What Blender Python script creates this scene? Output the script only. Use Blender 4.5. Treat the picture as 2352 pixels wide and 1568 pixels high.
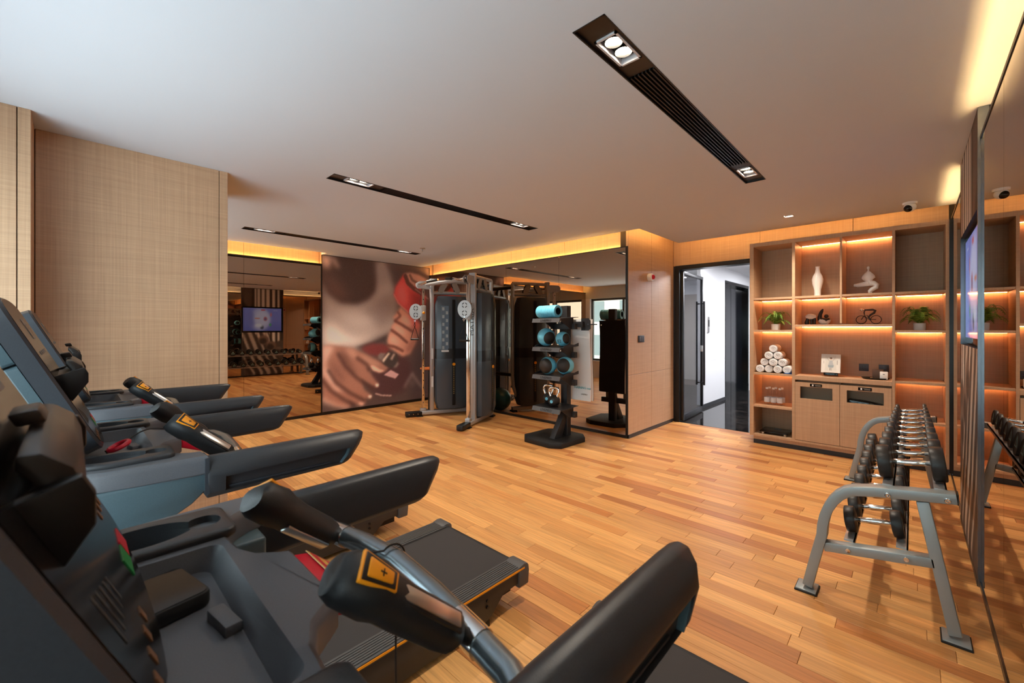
import bpy, bmesh, math, random
import numpy as np
from mathutils import Vector, Matrix
random.seed(7); rng = np.random.RandomState(5)
SC = bpy.context.scene
for o in list(bpy.data.objects): bpy.data.objects.remove(o)
COL = SC.collection
# ---------------------------------------------------------------- camera, world, exposure
AR = math.atan((2095-1176)/964.0)
cd = bpy.data.cameras.new('camera'); cam = bpy.data.objects.new('camera', cd); COL.objects.link(cam)
cd.sensor_width = 36.0; cd.lens = 36.0*964/2352; cd.shift_y = (755-784)/2352.0; cd.clip_start = 0.01
cam.location = (0, 0, 1.4); cam.rotation_euler = (math.pi/2, 0, AR-math.pi/2)
cd.dof.use_dof = True; cd.dof.focus_distance = 3.6; cd.dof.aperture_fstop = 6.3
SC.camera = cam
W = bpy.data.worlds.new('sky'); SC.world = W; W.use_nodes = True
W.node_tree.nodes['Background'].inputs[0].default_value = (0.86, 0.93, 1.0, 1)
W.node_tree.nodes['Background'].inputs[1].default_value = 5.7
vs = SC.view_settings; vs.view_transform = 'Standard'; vs.look = 'None'; vs.gamma = 1.0; vs.use_curve_mapping = False
vs.exposure = 0.42
DOWN_W = 43.0      # each downlight lamp, watts
COVE = 32.0         # cove led emission
SHELF_LED = 60.0
WARM = (1.0, 0.86, 0.70)

# ---------------------------------------------------------------- helpers
def s2l(r, g, b):
    f = lambda c: (c/255/12.92) if c/255 <= 0.04045 else ((c/255+0.055)/1.055)**2.4
    return (f(r), f(g), f(b))
MATS = {}
def mat(name, rgb=(128,128,128), rough=0.5, metal=0.0, spec=0.5, emit=0.0, ecol=None, trans=0.0, alpha=1.0, coat=0.0, ior=1.45):
    if name in MATS: return MATS[name]
    m = bpy.data.materials.new(name); m.use_nodes = True
    p = m.node_tree.nodes['Principled BSDF']
    c = s2l(*rgb)
    p.inputs['Base Color'].default_value = (*c, 1); p.inputs['Roughness'].default_value = rough
    p.inputs['Metallic'].default_value = metal; p.inputs['Specular IOR Level'].default_value = spec
    p.inputs['IOR'].default_value = ior; p.inputs['Transmission Weight'].default_value = trans
    p.inputs['Coat Weight'].default_value = coat
    if emit:
        p.inputs['Emission Color'].default_value = (*(ecol or c), 1); p.inputs['Emission Strength'].default_value = emit
    MATS[name] = m
    return m
def nodes(m): return m.node_tree.nodes, m.node_tree.links, m.node_tree.nodes['Principled BSDF']
def add_grain(m, scale=(200,200,200), amt=0.08, bump=0.0, detail=2.0):
    """fine speckle on a plastic or rubber material"""
    N, L, p = nodes(m)
    tc = N.new('ShaderNodeNewGeometry'); mp = N.new('ShaderNodeMapping'); no = N.new('ShaderNodeTexNoise')
    mp.inputs['Scale'].default_value = scale; no.inputs['Scale'].default_value = 1.0; no.inputs['Detail'].default_value = detail
    L.new(tc.outputs['Position'], mp.inputs[0]); L.new(mp.outputs[0], no.inputs[0])
    base = p.inputs['Base Color'].default_value[:]
    mr = N.new('ShaderNodeMapRange'); mr.inputs[1].default_value = 0.3; mr.inputs[2].default_value = 0.7
    mr.inputs[3].default_value = 1-amt; mr.inputs[4].default_value = 1+amt
    L.new(no.outputs[0], mr.inputs[0])
    mx = N.new('ShaderNodeVectorMath'); mx.operation = 'SCALE'; mx.inputs[0].default_value = base[:3]
    L.new(mr.outputs[0], mx.inputs['Scale']); L.new(mx.outputs[0], p.inputs['Base Color'])
    if bump:
        b = N.new('ShaderNodeBump'); b.inputs['Strength'].default_value = bump; b.inputs['Distance'].default_value = 0.001
        L.new(no.outputs[0], b.inputs['Height']); L.new(b.outputs[0], p.inputs['Normal'])
    return m
def veneer(name, c1, c2, rough=0.45, axis='x'):
    """woven-look wood veneer: fine crossing streaks, horizontal and vertical"""
    m = mat(name, c1, rough); N, L, p = nodes(m)
    g = N.new('ShaderNodeNewGeometry'); facs = []
    for sc_ in ((3.5, 3.5, 260), (170, 170, 2.2), (1.2, 1.2, 46), (34, 34, .5)):
        mp = N.new('ShaderNodeMapping'); mp.inputs['Scale'].default_value = sc_
        no = N.new('ShaderNodeTexNoise'); no.inputs['Scale'].default_value = 1; no.inputs['Detail'].default_value = 2.5
        L.new(g.outputs['Position'], mp.inputs[0]); L.new(mp.outputs[0], no.inputs[0]); wm = N.new('ShaderNodeMath'); wm.operation = 'MULTIPLY'; wm.inputs[1].default_value = 1.0 if len(facs) < 2 else .35; L.new(no.outputs[0], wm.inputs[0]); facs.append(wm.outputs[0])
    tot = facs[0]
    for f in facs[1:]:
        a = N.new('ShaderNodeMath'); a.operation = 'ADD'; L.new(tot, a.inputs[0]); L.new(f, a.inputs[1]); tot = a.outputs[0]
    mr = N.new('ShaderNodeMapRange'); mr.inputs[1].default_value = 0.95; mr.inputs[2].default_value = 1.75
    L.new(tot, mr.inputs[0])
    mx = N.new('ShaderNodeMix'); mx.data_type = 'RGBA'
    mx.inputs[6].default_value = (*s2l(*c1), 1); mx.inputs[7].default_value = (*s2l(*c2), 1)
    L.new(mr.outputs[0], mx.inputs[0]); L.new(mx.outputs[2], p.inputs['Base Color'])
    b = N.new('ShaderNodeBump'); b.inputs['Strength'].default_value = 0.12; b.inputs['Distance'].default_value = 0.001
    L.new(tot, b.inputs['Height']); L.new(b.outputs[0], p.inputs['Normal'])
    return m
def attr_mat(name, attr='pcol', rough=0.5, grain=False):
    if name in MATS: return MATS[name]
    m = mat(name, (200,160,110), rough); N, L, p = nodes(m)
    a = N.new('ShaderNodeAttribute'); a.attribute_name = attr
    if grain:
        g = N.new('ShaderNodeNewGeometry'); mp = N.new('ShaderNodeMapping'); mp.inputs['Scale'].default_value = (70, 3.0, 1)
        ad = N.new('ShaderNodeVectorMath'); ad.operation = 'ADD'
        sc_ = N.new('ShaderNodeVectorMath'); sc_.operation = 'SCALE'; sc_.inputs['Scale'].default_value = 37.0
        L.new(a.outputs['Color'], sc_.inputs[0]); L.new(g.outputs['Position'], mp.inputs[0])
        L.new(mp.outputs[0], ad.inputs[0]); L.new(sc_.outputs[0], ad.inputs[1])
        no = N.new('ShaderNodeTexNoise'); no.inputs['Scale'].default_value = 1; no.inputs['Detail'].default_value = 5; no.inputs['Distortion'].default_value = .6
        L.new(ad.outputs[0], no.inputs[0])
        mr = N.new('ShaderNodeMapRange'); mr.inputs[1].default_value = .3; mr.inputs[2].default_value = .7; mr.inputs[3].default_value = .80; mr.inputs[4].default_value = 1.14
        L.new(no.outputs[0], mr.inputs[0])
        sx = N.new('ShaderNodeVectorMath'); sx.operation = 'SCALE'; L.new(a.outputs['Color'], sx.inputs[0]); L.new(mr.outputs[0], sx.inputs['Scale'])
        L.new(sx.outputs[0], p.inputs['Base Color'])
    else:
        L.new(a.outputs['Color'], p.inputs['Base Color'])
    return m

class MB:
    def __init__(s, off=(0,0,0), M=None):
        s.v = []; s.f = []; s.off = Vector(off); s.M = M
    def add(s, vs, fs):
        n = len(s.v)
        for p in vs:
            p = Vector(p)
            if s.M is not None: p = s.M @ p
            s.v.append(p + s.off)
        s.f += [tuple(i+n for i in f) for f in fs]
        return s
    def box(s, x0, x1, y0, y1, z0, z1):
        return s.add([(x,y,z) for x in (x0,x1) for y in (y0,y1) for z in (z0,z1)],
                     [(0,1,3,2),(4,6,7,5),(0,4,5,1),(2,3,7,6),(0,2,6,4),(1,5,7,3)])
    def obox(s, c, ax, ay, az, sx, sy, sz):
        c = Vector(c); ax, ay, az = Vector(ax).normalized(), Vector(ay).normalized(), Vector(az).normalized()
        vs = [c+ax*i*sx/2+ay*j*sy/2+az*k*sz/2 for i in (-1,1) for j in (-1,1) for k in (-1,1)]
        return s.add(vs, [(0,1,3,2),(4,6,7,5),(0,4,5,1),(2,3,7,6),(0,2,6,4),(1,5,7,3)])
    def beam(s, p0, p1, w, hgt, up=(0,0,1)):
        p0, p1 = Vector(p0), Vector(p1); a = (p1-p0); L_ = a.length; a.normalize(); u = Vector(up)
        b = a.cross(u)
        if b.length < 1e-5: b = a.cross(Vector((1,0,0)))
        b.normalize(); c = b.cross(a).normalized()
        return s.obox((p0+p1)/2, a, b, c, L_, w, hgt)
    def prism(s, poly, o, A, B, Cc, c0, c1):
        """poly in (a,b) extruded along Cc from c0 to c1 about origin o"""
        o, A, B, Cc = Vector(o), Vector(A), Vector(B), Vector(Cc); n = len(poly)
        vs = [o+A*a+B*b+Cc*c0 for a, b in poly] + [o+A*a+B*b+Cc*c1 for a, b in poly]
        return s.add(vs, [tuple(range(n))[::-1], tuple(range(n, 2*n))] + [(i, (i+1) % n, n+(i+1) % n, n+i) for i in range(n)])
    def loft(s, rings, cap=True):
        n = len(rings[0]); vs = [p for r in rings for p in r]; fs = []
        for k in range(len(rings)-1):
            fs += [(k*n+i, k*n+(i+1) % n, (k+1)*n+(i+1) % n, (k+1)*n+i) for i in range(n)]
        if cap: fs += [tuple(range(n))[::-1], tuple(range((len(rings)-1)*n, len(rings)*n))]
        return s.add(vs, fs)
    def tube(s, pts, r, n=10, closed=False, flat=1.0):
        pts = [Vector(p) for p in pts]; m = len(pts); rs = r if isinstance(r, (list, tuple)) else [r]*m
        rings = []; u = None
        for i, p in enumerate(pts):
            a = pts[(i+1) % m] if (closed or i < m-1) else p
            b = pts[i-1] if (closed or i > 0) else p
            t = (a-b).normalized()
            if u is None:
                u = t.cross(Vector((0,0,1)))
                if u.length < 1e-3: u = t.cross(Vector((1,0,0)))
            u = (u - t*u.dot(t)).normalized(); w = t.cross(u)
            rings.append([p + u*math.cos(2*math.pi*k/n)*rs[i] + w*math.sin(2*math.pi*k/n)*rs[i]*flat for k in range(n)])
        if closed: rings.append(rings[0])
        return s.loft(rings, cap=not closed)
    def cyl(s, p0, p1, r, n=16, r1=None):
        return s.tube([p0, p1], [r, r if r1 is None else r1], n)
    def lathe(s, prof, c=(0,0,0), n=24, ax=(0,0,1), sx=1, sy=1, cap=True):
        c = Vector(c); a = Vector(ax).normalized()
        u = a.cross(Vector((0,1,0)));
        if u.length < 1e-3: u = a.cross(Vector((1,0,0)))
        u.normalize(); w = a.cross(u)
        rings = [[c+a*z+u*math.cos(2*math.pi*k/n)*max(r,1e-4)*sx+w*math.sin(2*math.pi*k/n)*max(r,1e-4)*sy for k in range(n)] for r, z in prof]
        return s.loft(rings, cap)
    def sphere(s, c, r, n=20, m=12, sc_=(1,1,1)):
        c = Vector(c); rings = []
        for j in range(1, m):
            th = math.pi*j/m
            rings.append([c+Vector((math.sin(th)*math.cos(2*math.pi*k/n)*r*sc_[0], math.sin(th)*math.sin(2*math.pi*k/n)*r*sc_[1], -math.cos(th)*r*sc_[2])) for k in range(n)])
        vs = [p for q in rings for p in q] + [c-Vector((0,0,r*sc_[2])), c+Vector((0,0,r*sc_[2]))]
        b = len(rings)*n; fs = []
        for k in range(m-2): fs += [(k*n+i, k*n+(i+1) % n, (k+1)*n+(i+1) % n, (k+1)*n+i) for i in range(n)]
        fs += [(b, (i+1) % n, i) for i in range(n)] + [(b+1, (m-2)*n+i, (m-2)*n+(i+1) % n) for i in range(n)]
        return s.add(vs, fs)
    def torus(s, c, ax, R, r, n=28, m=8):
        c = Vector(c); a = Vector(ax).normalized(); u = a.cross(Vector((0,0,1)))
        if u.length < 1e-3: u = a.cross(Vector((1,0,0)))
        u.normalize(); w = a.cross(u)
        return s.tube([c+u*math.cos(2*math.pi*k/n)*R+w*math.sin(2*math.pi*k/n)*R for k in range(n)], r, m, closed=True)
    def build(s, name, m, parent=None, bevel=0.0, seg=2, ang=35, smooth=True):
        me = bpy.data.meshes.new(name); me.from_pydata([tuple(p) for p in s.v], [], s.f)
        b = bmesh.new(); b.from_mesh(me); bmesh.ops.recalc_face_normals(b, faces=b.faces[:])
        if bevel:
            es = [e for e in b.edges if len(e.link_faces) == 2 and e.calc_face_angle(0) > math.radians(32)]
            bmesh.ops.bevel(b, geom=es, offset=bevel, segments=seg, profile=0.5, affect='EDGES', clamp_overlap=True)
        b.to_mesh(me); b.free()
        if smooth:
            me.polygons.foreach_set('use_smooth', [True]*len(me.polygons)); me.set_sharp_from_angle(angle=math.radians(ang))
        me.materials.append(m if not isinstance(m, str) else MATS[m])
        o = bpy.data.objects.new(name, me); COL.objects.link(o)
        if parent is not None: o.parent = parent
        return o
def tag(o, label, cat, group=None, kind=None):
    if label: o['label'] = label
    if cat: o['category'] = cat
    if group: o['group'] = group
    if kind: o['kind'] = kind
    return o
def thing(name, label, cat, loc=(0,0,0), rz=0.0, group=None):
    o = bpy.data.objects.new(name, None); COL.objects.link(o); o.empty_display_size = .05
    o.location = loc; o.rotation_euler = (0,0,rz)
    return tag(o, label, cat, group)
def struct(o): o['kind'] = 'structure'; return o
def empty_struct(name):
    o = bpy.data.objects.new(name, None); COL.objects.link(o); o['kind'] = 'structure'; return o
def dup(root, loc, rz=None, label=None):
    r = root.copy(); COL.objects.link(r); r.location = loc
    if rz is not None: r.rotation_euler = (0,0,rz)
    if label: r['label'] = label
    for ch in list(root.children):
        c = ch.copy(); COL.objects.link(c); c.parent = r
        for g in ch.children:
            d = g.copy(); COL.objects.link(d); d.parent = c
    return r
def move_to(o, loc):
    """give a mesh built in world coordinates an origin at its base"""
    l = Vector(loc); o.data.transform(Matrix.Translation(-l)); o.location = l; return o
def cut(o, cutters):
    for c in cutters:
        md = o.modifiers.new('b', 'BOOLEAN'); md.object = c; md.operation = 'DIFFERENCE'; md.solver = 'EXACT'
    bpy.context.view_layer.update(); dg = bpy.context.evaluated_depsgraph_get(); me = bpy.data.meshes.new_from_object(o.evaluated_get(dg))
    o.modifiers.clear(); o.data = me; me.name = o.name
    for c in cutters: bpy.data.objects.remove(c)
    me.polygons.foreach_set('use_smooth', [True]*len(me.polygons)); me.set_sharp_from_angle(angle=math.radians(35))
def text(name, body, size, m, parent, o, A, B, Nn, depth=0.001, align='CENTER', sx=1.0):
    """lettering as thin mesh; o centre, A reading direction, B up, Nn out of the surface"""
    cu = bpy.data.curves.new(name, 'FONT'); cu.body = body; cu.size = size; cu.align_x = align; cu.align_y = 'CENTER'; cu.extrude = depth/2; cu.resolution_u = 2
    t = bpy.data.objects.new(name, cu); COL.objects.link(t)
    dg = bpy.context.evaluated_depsgraph_get(); me = bpy.data.meshes.new_from_object(t.evaluated_get(dg))
    bpy.data.objects.remove(t); bpy.data.curves.remove(cu)
    M = Matrix([[*v] for v in (A, B, Nn)]).transposed().to_4x4(); M.translation = Vector(o)
    me.transform(M @ Matrix.Diagonal((sx, 1, 1, 1))); me.materials.clear(); me.materials.append(m)
    ob = bpy.data.objects.new(name, me); COL.objects.link(ob); ob.parent = parent
    return ob
def rrect(x0, x1, y0, y1, r, n=5):
    pts = []
    for cx, cy, a0 in ((x1-r,y1-r,0), (x0+r,y1-r,90), (x0+r,y0+r,180), (x1-r,y0+r,270)):
        for k in range(n+1):
            a = math.radians(a0+90*k/n); pts.append((cx+r*math.cos(a), cy+r*math.sin(a)))
    return pts
def bez(p0, p1, p2, p3, n=10):
    p0, p1, p2, p3 = map(Vector, (p0, p1, p2, p3)); out = []
    for i in range(n+1):
        t = i/n; out.append(p0*(1-t)**3+p1*3*t*(1-t)**2+p2*3*t*t*(1-t)+p3*t**3)
    return out
# --- small numpy painter for flat prints (posters, screens)
def blur(a, r):
    if r < 0.4: return a
    k = np.exp(-0.5*(np.arange(-int(3*r)-1, int(3*r)+2)/r)**2); k /= k.sum(); h_ = len(k)//2
    for ax in (0, 1):
        pad = [(0,0),(0,0)]; pad[ax] = (h_, h_); b = np.pad(a, pad, mode='edge'); out = np.zeros_like(a)
        for i, w in enumerate(k): out += w*(b[i:i+a.shape[0], :] if ax == 0 else b[:, i:i+a.shape[1]])
        a = out
    return a
class Paint:
    """canvas addressed in u (0..1 left to right) and v (0..1 bottom to top)"""
    def __init__(s, nx, ny, base):
        s.nx, s.ny = nx, ny; s.c = np.zeros((ny, nx, 3)); s.c[:] = base
        s.U, s.V = np.meshgrid((np.arange(nx))/(nx-1), (np.arange(ny))/(ny-1))
    def over(s, m, col, r=0, op=1.0):
        m = blur(m.astype(float), r)*op; s.c = s.c*(1-m[..., None])+np.array(col)*m[..., None]
    def poly(s, pts, col, r=1.0, op=1.0):
        m = np.zeros((s.ny, s.nx), bool); n = len(pts)
        for i in range(n):
            (x0, y0), (x1, y1) = pts[i], pts[(i+1) % n]
            if y0 == y1: continue
            m ^= ((y0 > s.V) != (y1 > s.V)) & (s.U < (x1-x0)*(s.V-y0)/(y1-y0)+x0)
        s.over(m, col, r, op)
    def line(s, pts, w, col, r=1.0, op=1.0, asp=1.0):
        d = np.full((s.ny, s.nx), 9.0)
        for (x0, y0), (x1, y1) in zip(pts[:-1], pts[1:]):
            dx, dy = x1-x0, (y1-y0)*asp; L2 = dx*dx+dy*dy+1e-9
            t = np.clip(((s.U-x0)*dx+(s.V-y0)*asp*dy)/L2, 0, 1)
            d = np.minimum(d, np.hypot(s.U-x0-t*dx, (s.V-y0)*asp-t*dy))
        s.over(d < w, col, r, op)
    def ell(s, cx, cy, rx, ry, col, r=1.0, op=1.0):
        s.over(((s.U-cx)/rx)**2+((s.V-cy)/ry)**2 < 1, col, r, op)
    def noise(s, amp): s.c += rng.normal(0, amp, (s.ny, s.nx, 1))
    def sheet(s, name, o, A, B, w, h_, m, parent=None):
        """print laid on a grid sheet: o = bottom left corner, A right, B up"""
        o, A, B = Vector(o), Vector(A), Vector(B)
        vs = [tuple(o+A*(w*i/(s.nx-1))+B*(h_*j/(s.ny-1))) for j in range(s.ny) for i in range(s.nx)]
        fs = [(j*s.nx+i, j*s.nx+i+1, (j+1)*s.nx+i+1, (j+1)*s.nx+i) for j in range(s.ny-1) for i in range(s.nx-1)]
        me = bpy.data.meshes.new(name); me.from_pydata(vs, [], fs)
        at = me.color_attributes.new('print', 'FLOAT_COLOR', 'POINT')
        c = np.clip(s.c, 0, 255)/255; lin = np.where(c <= .04045, c/12.92, ((c+.055)/1.055)**2.4)
        buf = np.ones((s.ny*s.nx, 4), np.float32); buf[:, :3] = lin.reshape(-1, 3); at.data.foreach_set('color', buf.ravel())
        me.materials.append(m); ob = bpy.data.objects.new(name, me); COL.objects.link(ob)
        if parent is not None: ob.parent = parent
        return ob

# ---------------------------------------------------------------- materials
VEN = veneer('wood_veneer', (206,168,133), (180,144,112))
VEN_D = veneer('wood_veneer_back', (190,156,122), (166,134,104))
CEIL = mat('ceiling_paint', (208,211,218), 0.9)
WHITE = mat('white_plaster', (232,232,234), 0.8)
BLACK = mat('black_metal', (22,21,22), 0.35)
BLACKM = mat('black_matt', (24,24,25), 0.6)
SKIRT = mat('dark_skirting', (38,40,44), 0.4)
MIRROR = mat('bronze_mirror', (182,163,146), 0.0, 1.0)
CHROME = mat('chrome', (225,225,225), 0.09, 1.0)
STEEL = mat('brushed_steel', (205,203,200), 0.28, 1.0)
SILVER = mat('silver_paint', (178,178,180), 0.34, 0.55)
GREYP = mat('grey_painted_steel', (150,158,160), 0.38, 0.35)
RUBBER = add_grain(mat('black_rubber', (36,34,34), 0.42), (300,300,300), .15)
TEALP = add_grain(mat('slate_blue_plastic', (72,90,97), 0.36), (500,500,500), .06)
NAVYP = add_grain(mat('dark_slate_plastic', (50,54,60), 0.42), (500,500,500), .08)
TRAYP = add_grain(mat('charcoal_tray_plastic', (82,83,88), 0.46), (500,500,500), .08)
DARKP = add_grain(mat('black_textured_plastic', (44,45,48), 0.40), (600,600,600), .12, .2)
GRIPR = add_grain(mat('grip_rubber', (27,28,30), 0.5), (600,600,600), .15, .3)
GLOSSK = mat('black_gloss', (14,13,13), 0.08)
SCRG = mat('screen_glass', (24,22,22), 0.16, spec=.3)
ORANGE = mat('orange_plastic', (240,150,20), 0.4)
RED = mat('red_plastic', (200,20,45), 0.4)
GREEN = mat('green_print', (20,130,60), 0.4)
TEALR = mat('light_teal_rubber', (112,198,226), 0.45)
WHITEC = mat('white_ceramic', (240,238,235), 0.25)
PRINTW = mat('white_print', (235,235,235), 0.5)
GREYPR = mat('grey_print', (120,116,112), 0.5)
GLASS = mat('clear_glass', (255,255,255), 0.0)
def thin_glass(name, tint=(0.9,0.95,0.95), ior=1.45):
    m = bpy.data.materials.new(name); m.use_nodes = True; N = m.node_tree.nodes; L = m.node_tree.links; N.clear()
    out = N.new('ShaderNodeOutputMaterial'); mx = N.new('ShaderNodeMixShader'); t = N.new('ShaderNodeBsdfTransparent'); g = N.new('ShaderNodeBsdfGlossy'); lw = N.new('ShaderNodeLayerWeight'); pw = N.new('ShaderNodeMath'); fr = N.new('ShaderNodeMath')
    t.inputs[0].default_value = (*tint, 1); g.inputs['Roughness'].default_value = 0.0; lw.inputs[0].default_value = .5; pw.operation = 'POWER'; pw.inputs[1].default_value = 5.0; L.new(lw.outputs['Facing'], pw.inputs[0]); fr.operation = 'MULTIPLY_ADD'; f0 = ((ior-1)/(ior+1))**2; fr.inputs[1].default_value = 1-f0; fr.inputs[2].default_value = f0; L.new(pw.outputs[0], fr.inputs[0])
    L.new(fr.outputs[0], mx.inputs[0]); L.new(t.outputs[0], mx.inputs[1]); L.new(g.outputs[0], mx.inputs[2]); L.new(mx.outputs[0], out.inputs[0])
    MATS[name] = m; return m
PANE = thin_glass('window_glass'); DOORG = thin_glass('door_glass', (.74,.75,.77))
BOTTLE = thin_glass('bottle_plastic', (.96,.97,.98), 1.33)
LEDY = mat('cove_led', (255,190,90), .5, emit=COVE, ecol=(1.0, .55, .17))
LEDO = mat('shelf_led', (255,190,140), .5, emit=SHELF_LED, ecol=(1.0, .42, .16))
LENS = mat('lamp_lens', (255,240,220), .5, emit=22.0, ecol=(1.0,.86,.66))
PLANK = attr_mat('plank_wood', 'pcol', 0.40, True)
PRINT = attr_mat('print_paper', 'print', 0.62)
MARBLE = mat('black_marble', (20,18,18), 0.05)
def _marble():
    N, L, p = nodes(MARBLE); g = N.new('ShaderNodeNewGeometry'); w = N.new('ShaderNodeTexNoise'); w.inputs['Scale'].default_value = 3.0; w.inputs['Detail'].default_value = 6; w.inputs['Distortion'].default_value = 2
    r = N.new('ShaderNodeValToRGB'); r.color_ramp.elements[0].position = .45; r.color_ramp.elements[0].color = (*s2l(22,20,20),1); r.color_ramp.elements[1].position = .75; r.color_ramp.elements[1].color = (*s2l(62,56,52),1)
    L.new(g.outputs['Position'], w.inputs[0]); L.new(w.outputs[0], r.inputs[0]); L.new(r.outputs[0], p.inputs['Base Color'])
_marble()

# ---------------------------------------------------------------- room dimensions (metres)
HC = 2.605; HU = 2.86
XW = -0.62          # window wall
XM = 4.90           # mirror wall
XD = 6.30           # door wall
YB = 6.95           # back wall
YR = -0.270         # right wall (mirror faces)
YC = 2.62           # return wall beside the door

# ---- floor with planks
fl = struct(MB().box(XW, XD+.02, YR-.02, YB+.02, -.06, -.004).build('floor', mat('floor_bed', (110,78,44), .8)))
PW = 0.0935; planks = []
x = XW
while x < XD:
    y = YR-.02-random.random()*.8
    while y < YB:
        ln = random.choice((.42,.56,.68,.80,.95))*random.uniform(.92,1.08)
        y0, y1 = max(y, YR-.02), min(y+ln, YB+.01)
        if y1-y0 > .03 and not (x > XM+.02 and y0 > YC+.05): planks.append((x, min(x+PW, XD), y0, y1 if x < XM-.05 else min(y1, YB)))
        y += ln
    x += PW
def vis_key(p):
    cx_, cy_ = (p[0]+p[1])/2, (p[2]+p[3])/2
    d = cx_*math.cos(AR)+cy_*math.sin(AR); r = cx_*math.sin(AR)-cy_*math.cos(AR)
    if d < .5 or abs(r/d) > 1.2 or d*784/964 < 1.4-.1 and True: return 99+d
    if cx_ < 1.62 and cy_ < 3.3 and any(abs(cy_-c) < .38 for c in (.633,1.789,2.91)): return 50+d
    return d
planks.sort(key=vis_key)
def plank_col():
    t = random.random(); a = np.array((218,162,98)); b = np.array((194,134,76)); c = a*(1-t)+b*t
    if random.random() < .12: c = np.array((180,116,64))
    c = c*random.uniform(.95,1.05); return (*s2l(*np.clip(c,0,255)), 1)
def plank_mesh(ps, name):
    vs = []; fs = []; cols = []; g = .0006
    for (x0,x1,y0,y1) in ps:
        n = len(vs); b = .0012; x0 += g; x1 -= g; y0 += g; y1 -= g
        vs += [(x0,y0,-.004),(x1,y0,-.004),(x1,y1,-.004),(x0,y1,-.004),(x0,y0,-b),(x1,y0,-b),(x1,y1,-b),(x0,y1,-b),(x0+b,y0+b,0),(x1-b,y0+b,0),(x1-b,y1-b,0),(x0+b,y1-b,0)]
        for k in (0,4): fs += [(n+k+i, n+k+(i+1) % 4, n+k+4+(i+1) % 4, n+k+4+i) for i in range(4)]
        fs.append((n+8,n+9,n+10,n+11)); c = plank_col(); cols += [c]*12
    me = bpy.data.meshes.new(name); me.from_pydata(vs, [], fs); a = me.color_attributes.new('pcol','FLOAT_COLOR','POINT')
    a.data.foreach_set('color', np.array(cols, np.float32).ravel()); me.materials.append(PLANK)
    o = bpy.data.objects.new(name, me); COL.objects.link(o); o.parent = fl; return o
for p in planks[:300]: plank_mesh([p], 'plank')
rest = plank_mesh(planks[300:], 'planks_rest'); rest['kind'] = 'stuff'

# ---- ceiling: suspended slab with troughs, upper slab over the coves
LX0, LX1 = 1.405, 3.855; LYS = (.852, 3.245, 5.69); LWID = .148
holes = [(LX0, LX1, y, y+LWID) for y in LYS] + [(5.235, 5.335, .905, 1.005)]
regions = [(XW, 4.71, -.155, 6.74), (4.70, 5.88, -.155, 2.375), (2.80, 4.71, 6.74, YB), (XW, 5.88, YR-.05, -.155)]
xs = sorted({v for r in regions+holes for v in r[:2]}); ys = sorted({v for r in regions+holes for v in r[2:]})
cb = MB()
for i in range(len(xs)-1):
    for j in range(len(ys)-1):
        cx_, cy_ = (xs[i]+xs[i+1])/2, (ys[j]+ys[j+1])/2
        if any(a < cx_ < b and c < cy_ < d for a, b, c, d in holes): continue
        if any(a < cx_ < b and c < cy_ < d for a, b, c, d in regions): cb.box(xs[i], xs[i+1], ys[j], ys[j+1], HC, HC+.075)
struct(cb.build('ceiling', CEIL, smooth=False))
struct(MB().box(XW-.1, XD+.1, YR-.1, YB+.1, HU, HU+.05).build('ceiling_upper', CEIL))
# cove led strips lie on the slab's edge, behind its lip
LEDR = mat('ledge_led', (255,210,120), .5, emit=COVE*2.0, ecol=(1.0,.64,.26))
def led(name, x0, x1, y0, y1, label, z=HC+.078):
    o = MB().box(x0, x1, y0, y1, z, z+.012).build(name, LEDR if z < 2.43 else LEDY); tag(o, label, 'light strip'); move_to(o, ((x0+x1)/2, (y0+y1)/2, z)); return o
led('cove_light_strip', 4.675, 4.70, 2.45, 6.72, 'amber strip light hidden in the ceiling cove above the cable machine mirror')
led('cove_light_strip', XW+.05, 2.78, 6.705, 6.73, 'amber strip light in the cove above the mirror left of the mural')
led('cove_light_strip', XM+.030, XM+.040, 2.66, 6.90, 'amber strip light on the ledge over the cable machine mirror', 2.441)
led('cove_light_strip', XW+.05, 2.78, YB+.022, YB+.032, 'amber strip light on the ledge over the mirror left of the mural', 2.441)
led('cove_light_strip', 4.72, 5.86, 2.335, 2.36, 'amber strip light in the cove above the alarm wall')
led('cove_light_strip', 5.845, 5.87, -.14, 2.33, 'amber strip light in the cove above the open shelf unit')
led('cove_light_strip', XW+.05, 3.38, YR-.034, YR-.026, 'amber strip light on top of the nearest wall mirror', 2.412)
led('cove_light_strip', 4.54, 5.74, YR-.034, YR-.026, 'amber strip light on the mirror between television panel and shelf unit', 2.412)

# ---- walls
def wallbox(name, m, *b): return struct(MB().box(*b).build(name, m, smooth=False))
def panel(par, m, x0, x1, y0, y1, z0, z1, name='panel', bev=.0015):
    return MB().box(x0,x1,y0,y1,z0,z1).build(name, m, par, bevel=bev, seg=1)
CORE = mat('wall_core', (70,58,46), .8)
G = .002
# back wall
wb = wallbox('wall_back', CORE, XW-.1, XM+.15, YB+.08, YB+.14, 0, HU)
MB().box(XW-.1, XM+.15, YB, YB+.08, 0, 2.44).build('mirror_plinth', CORE, wb, smooth=False); MB().box(2.80, XM+.15, YB, YB+.08, 2.44, HU).build('mural_backing', VEN, wb, smooth=False)
for a, b in ((XW, .55), (.55, 1.72), (1.72, 2.795)): panel(wb, VEN, a+G, b-G, YB+.066, YB+.079, 2.441, HU)
wl = wallbox('wall_mirror', CORE, XM+.09, XM+.14, YC+.015, YB+.1, 0, HU)
MB().box(XM, XM+.09, YC+.015, YB, 0, 2.44).build('mirror_plinth', CORE, wl, smooth=False)
for a, b in ((YC+.03, 3.68), (3.68, 4.76), (4.76, 5.78), (5.78, YB-.03)): panel(wl, VEN, XM+.075, XM+.089, a+G, b-G, 2.441, HU)
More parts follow.
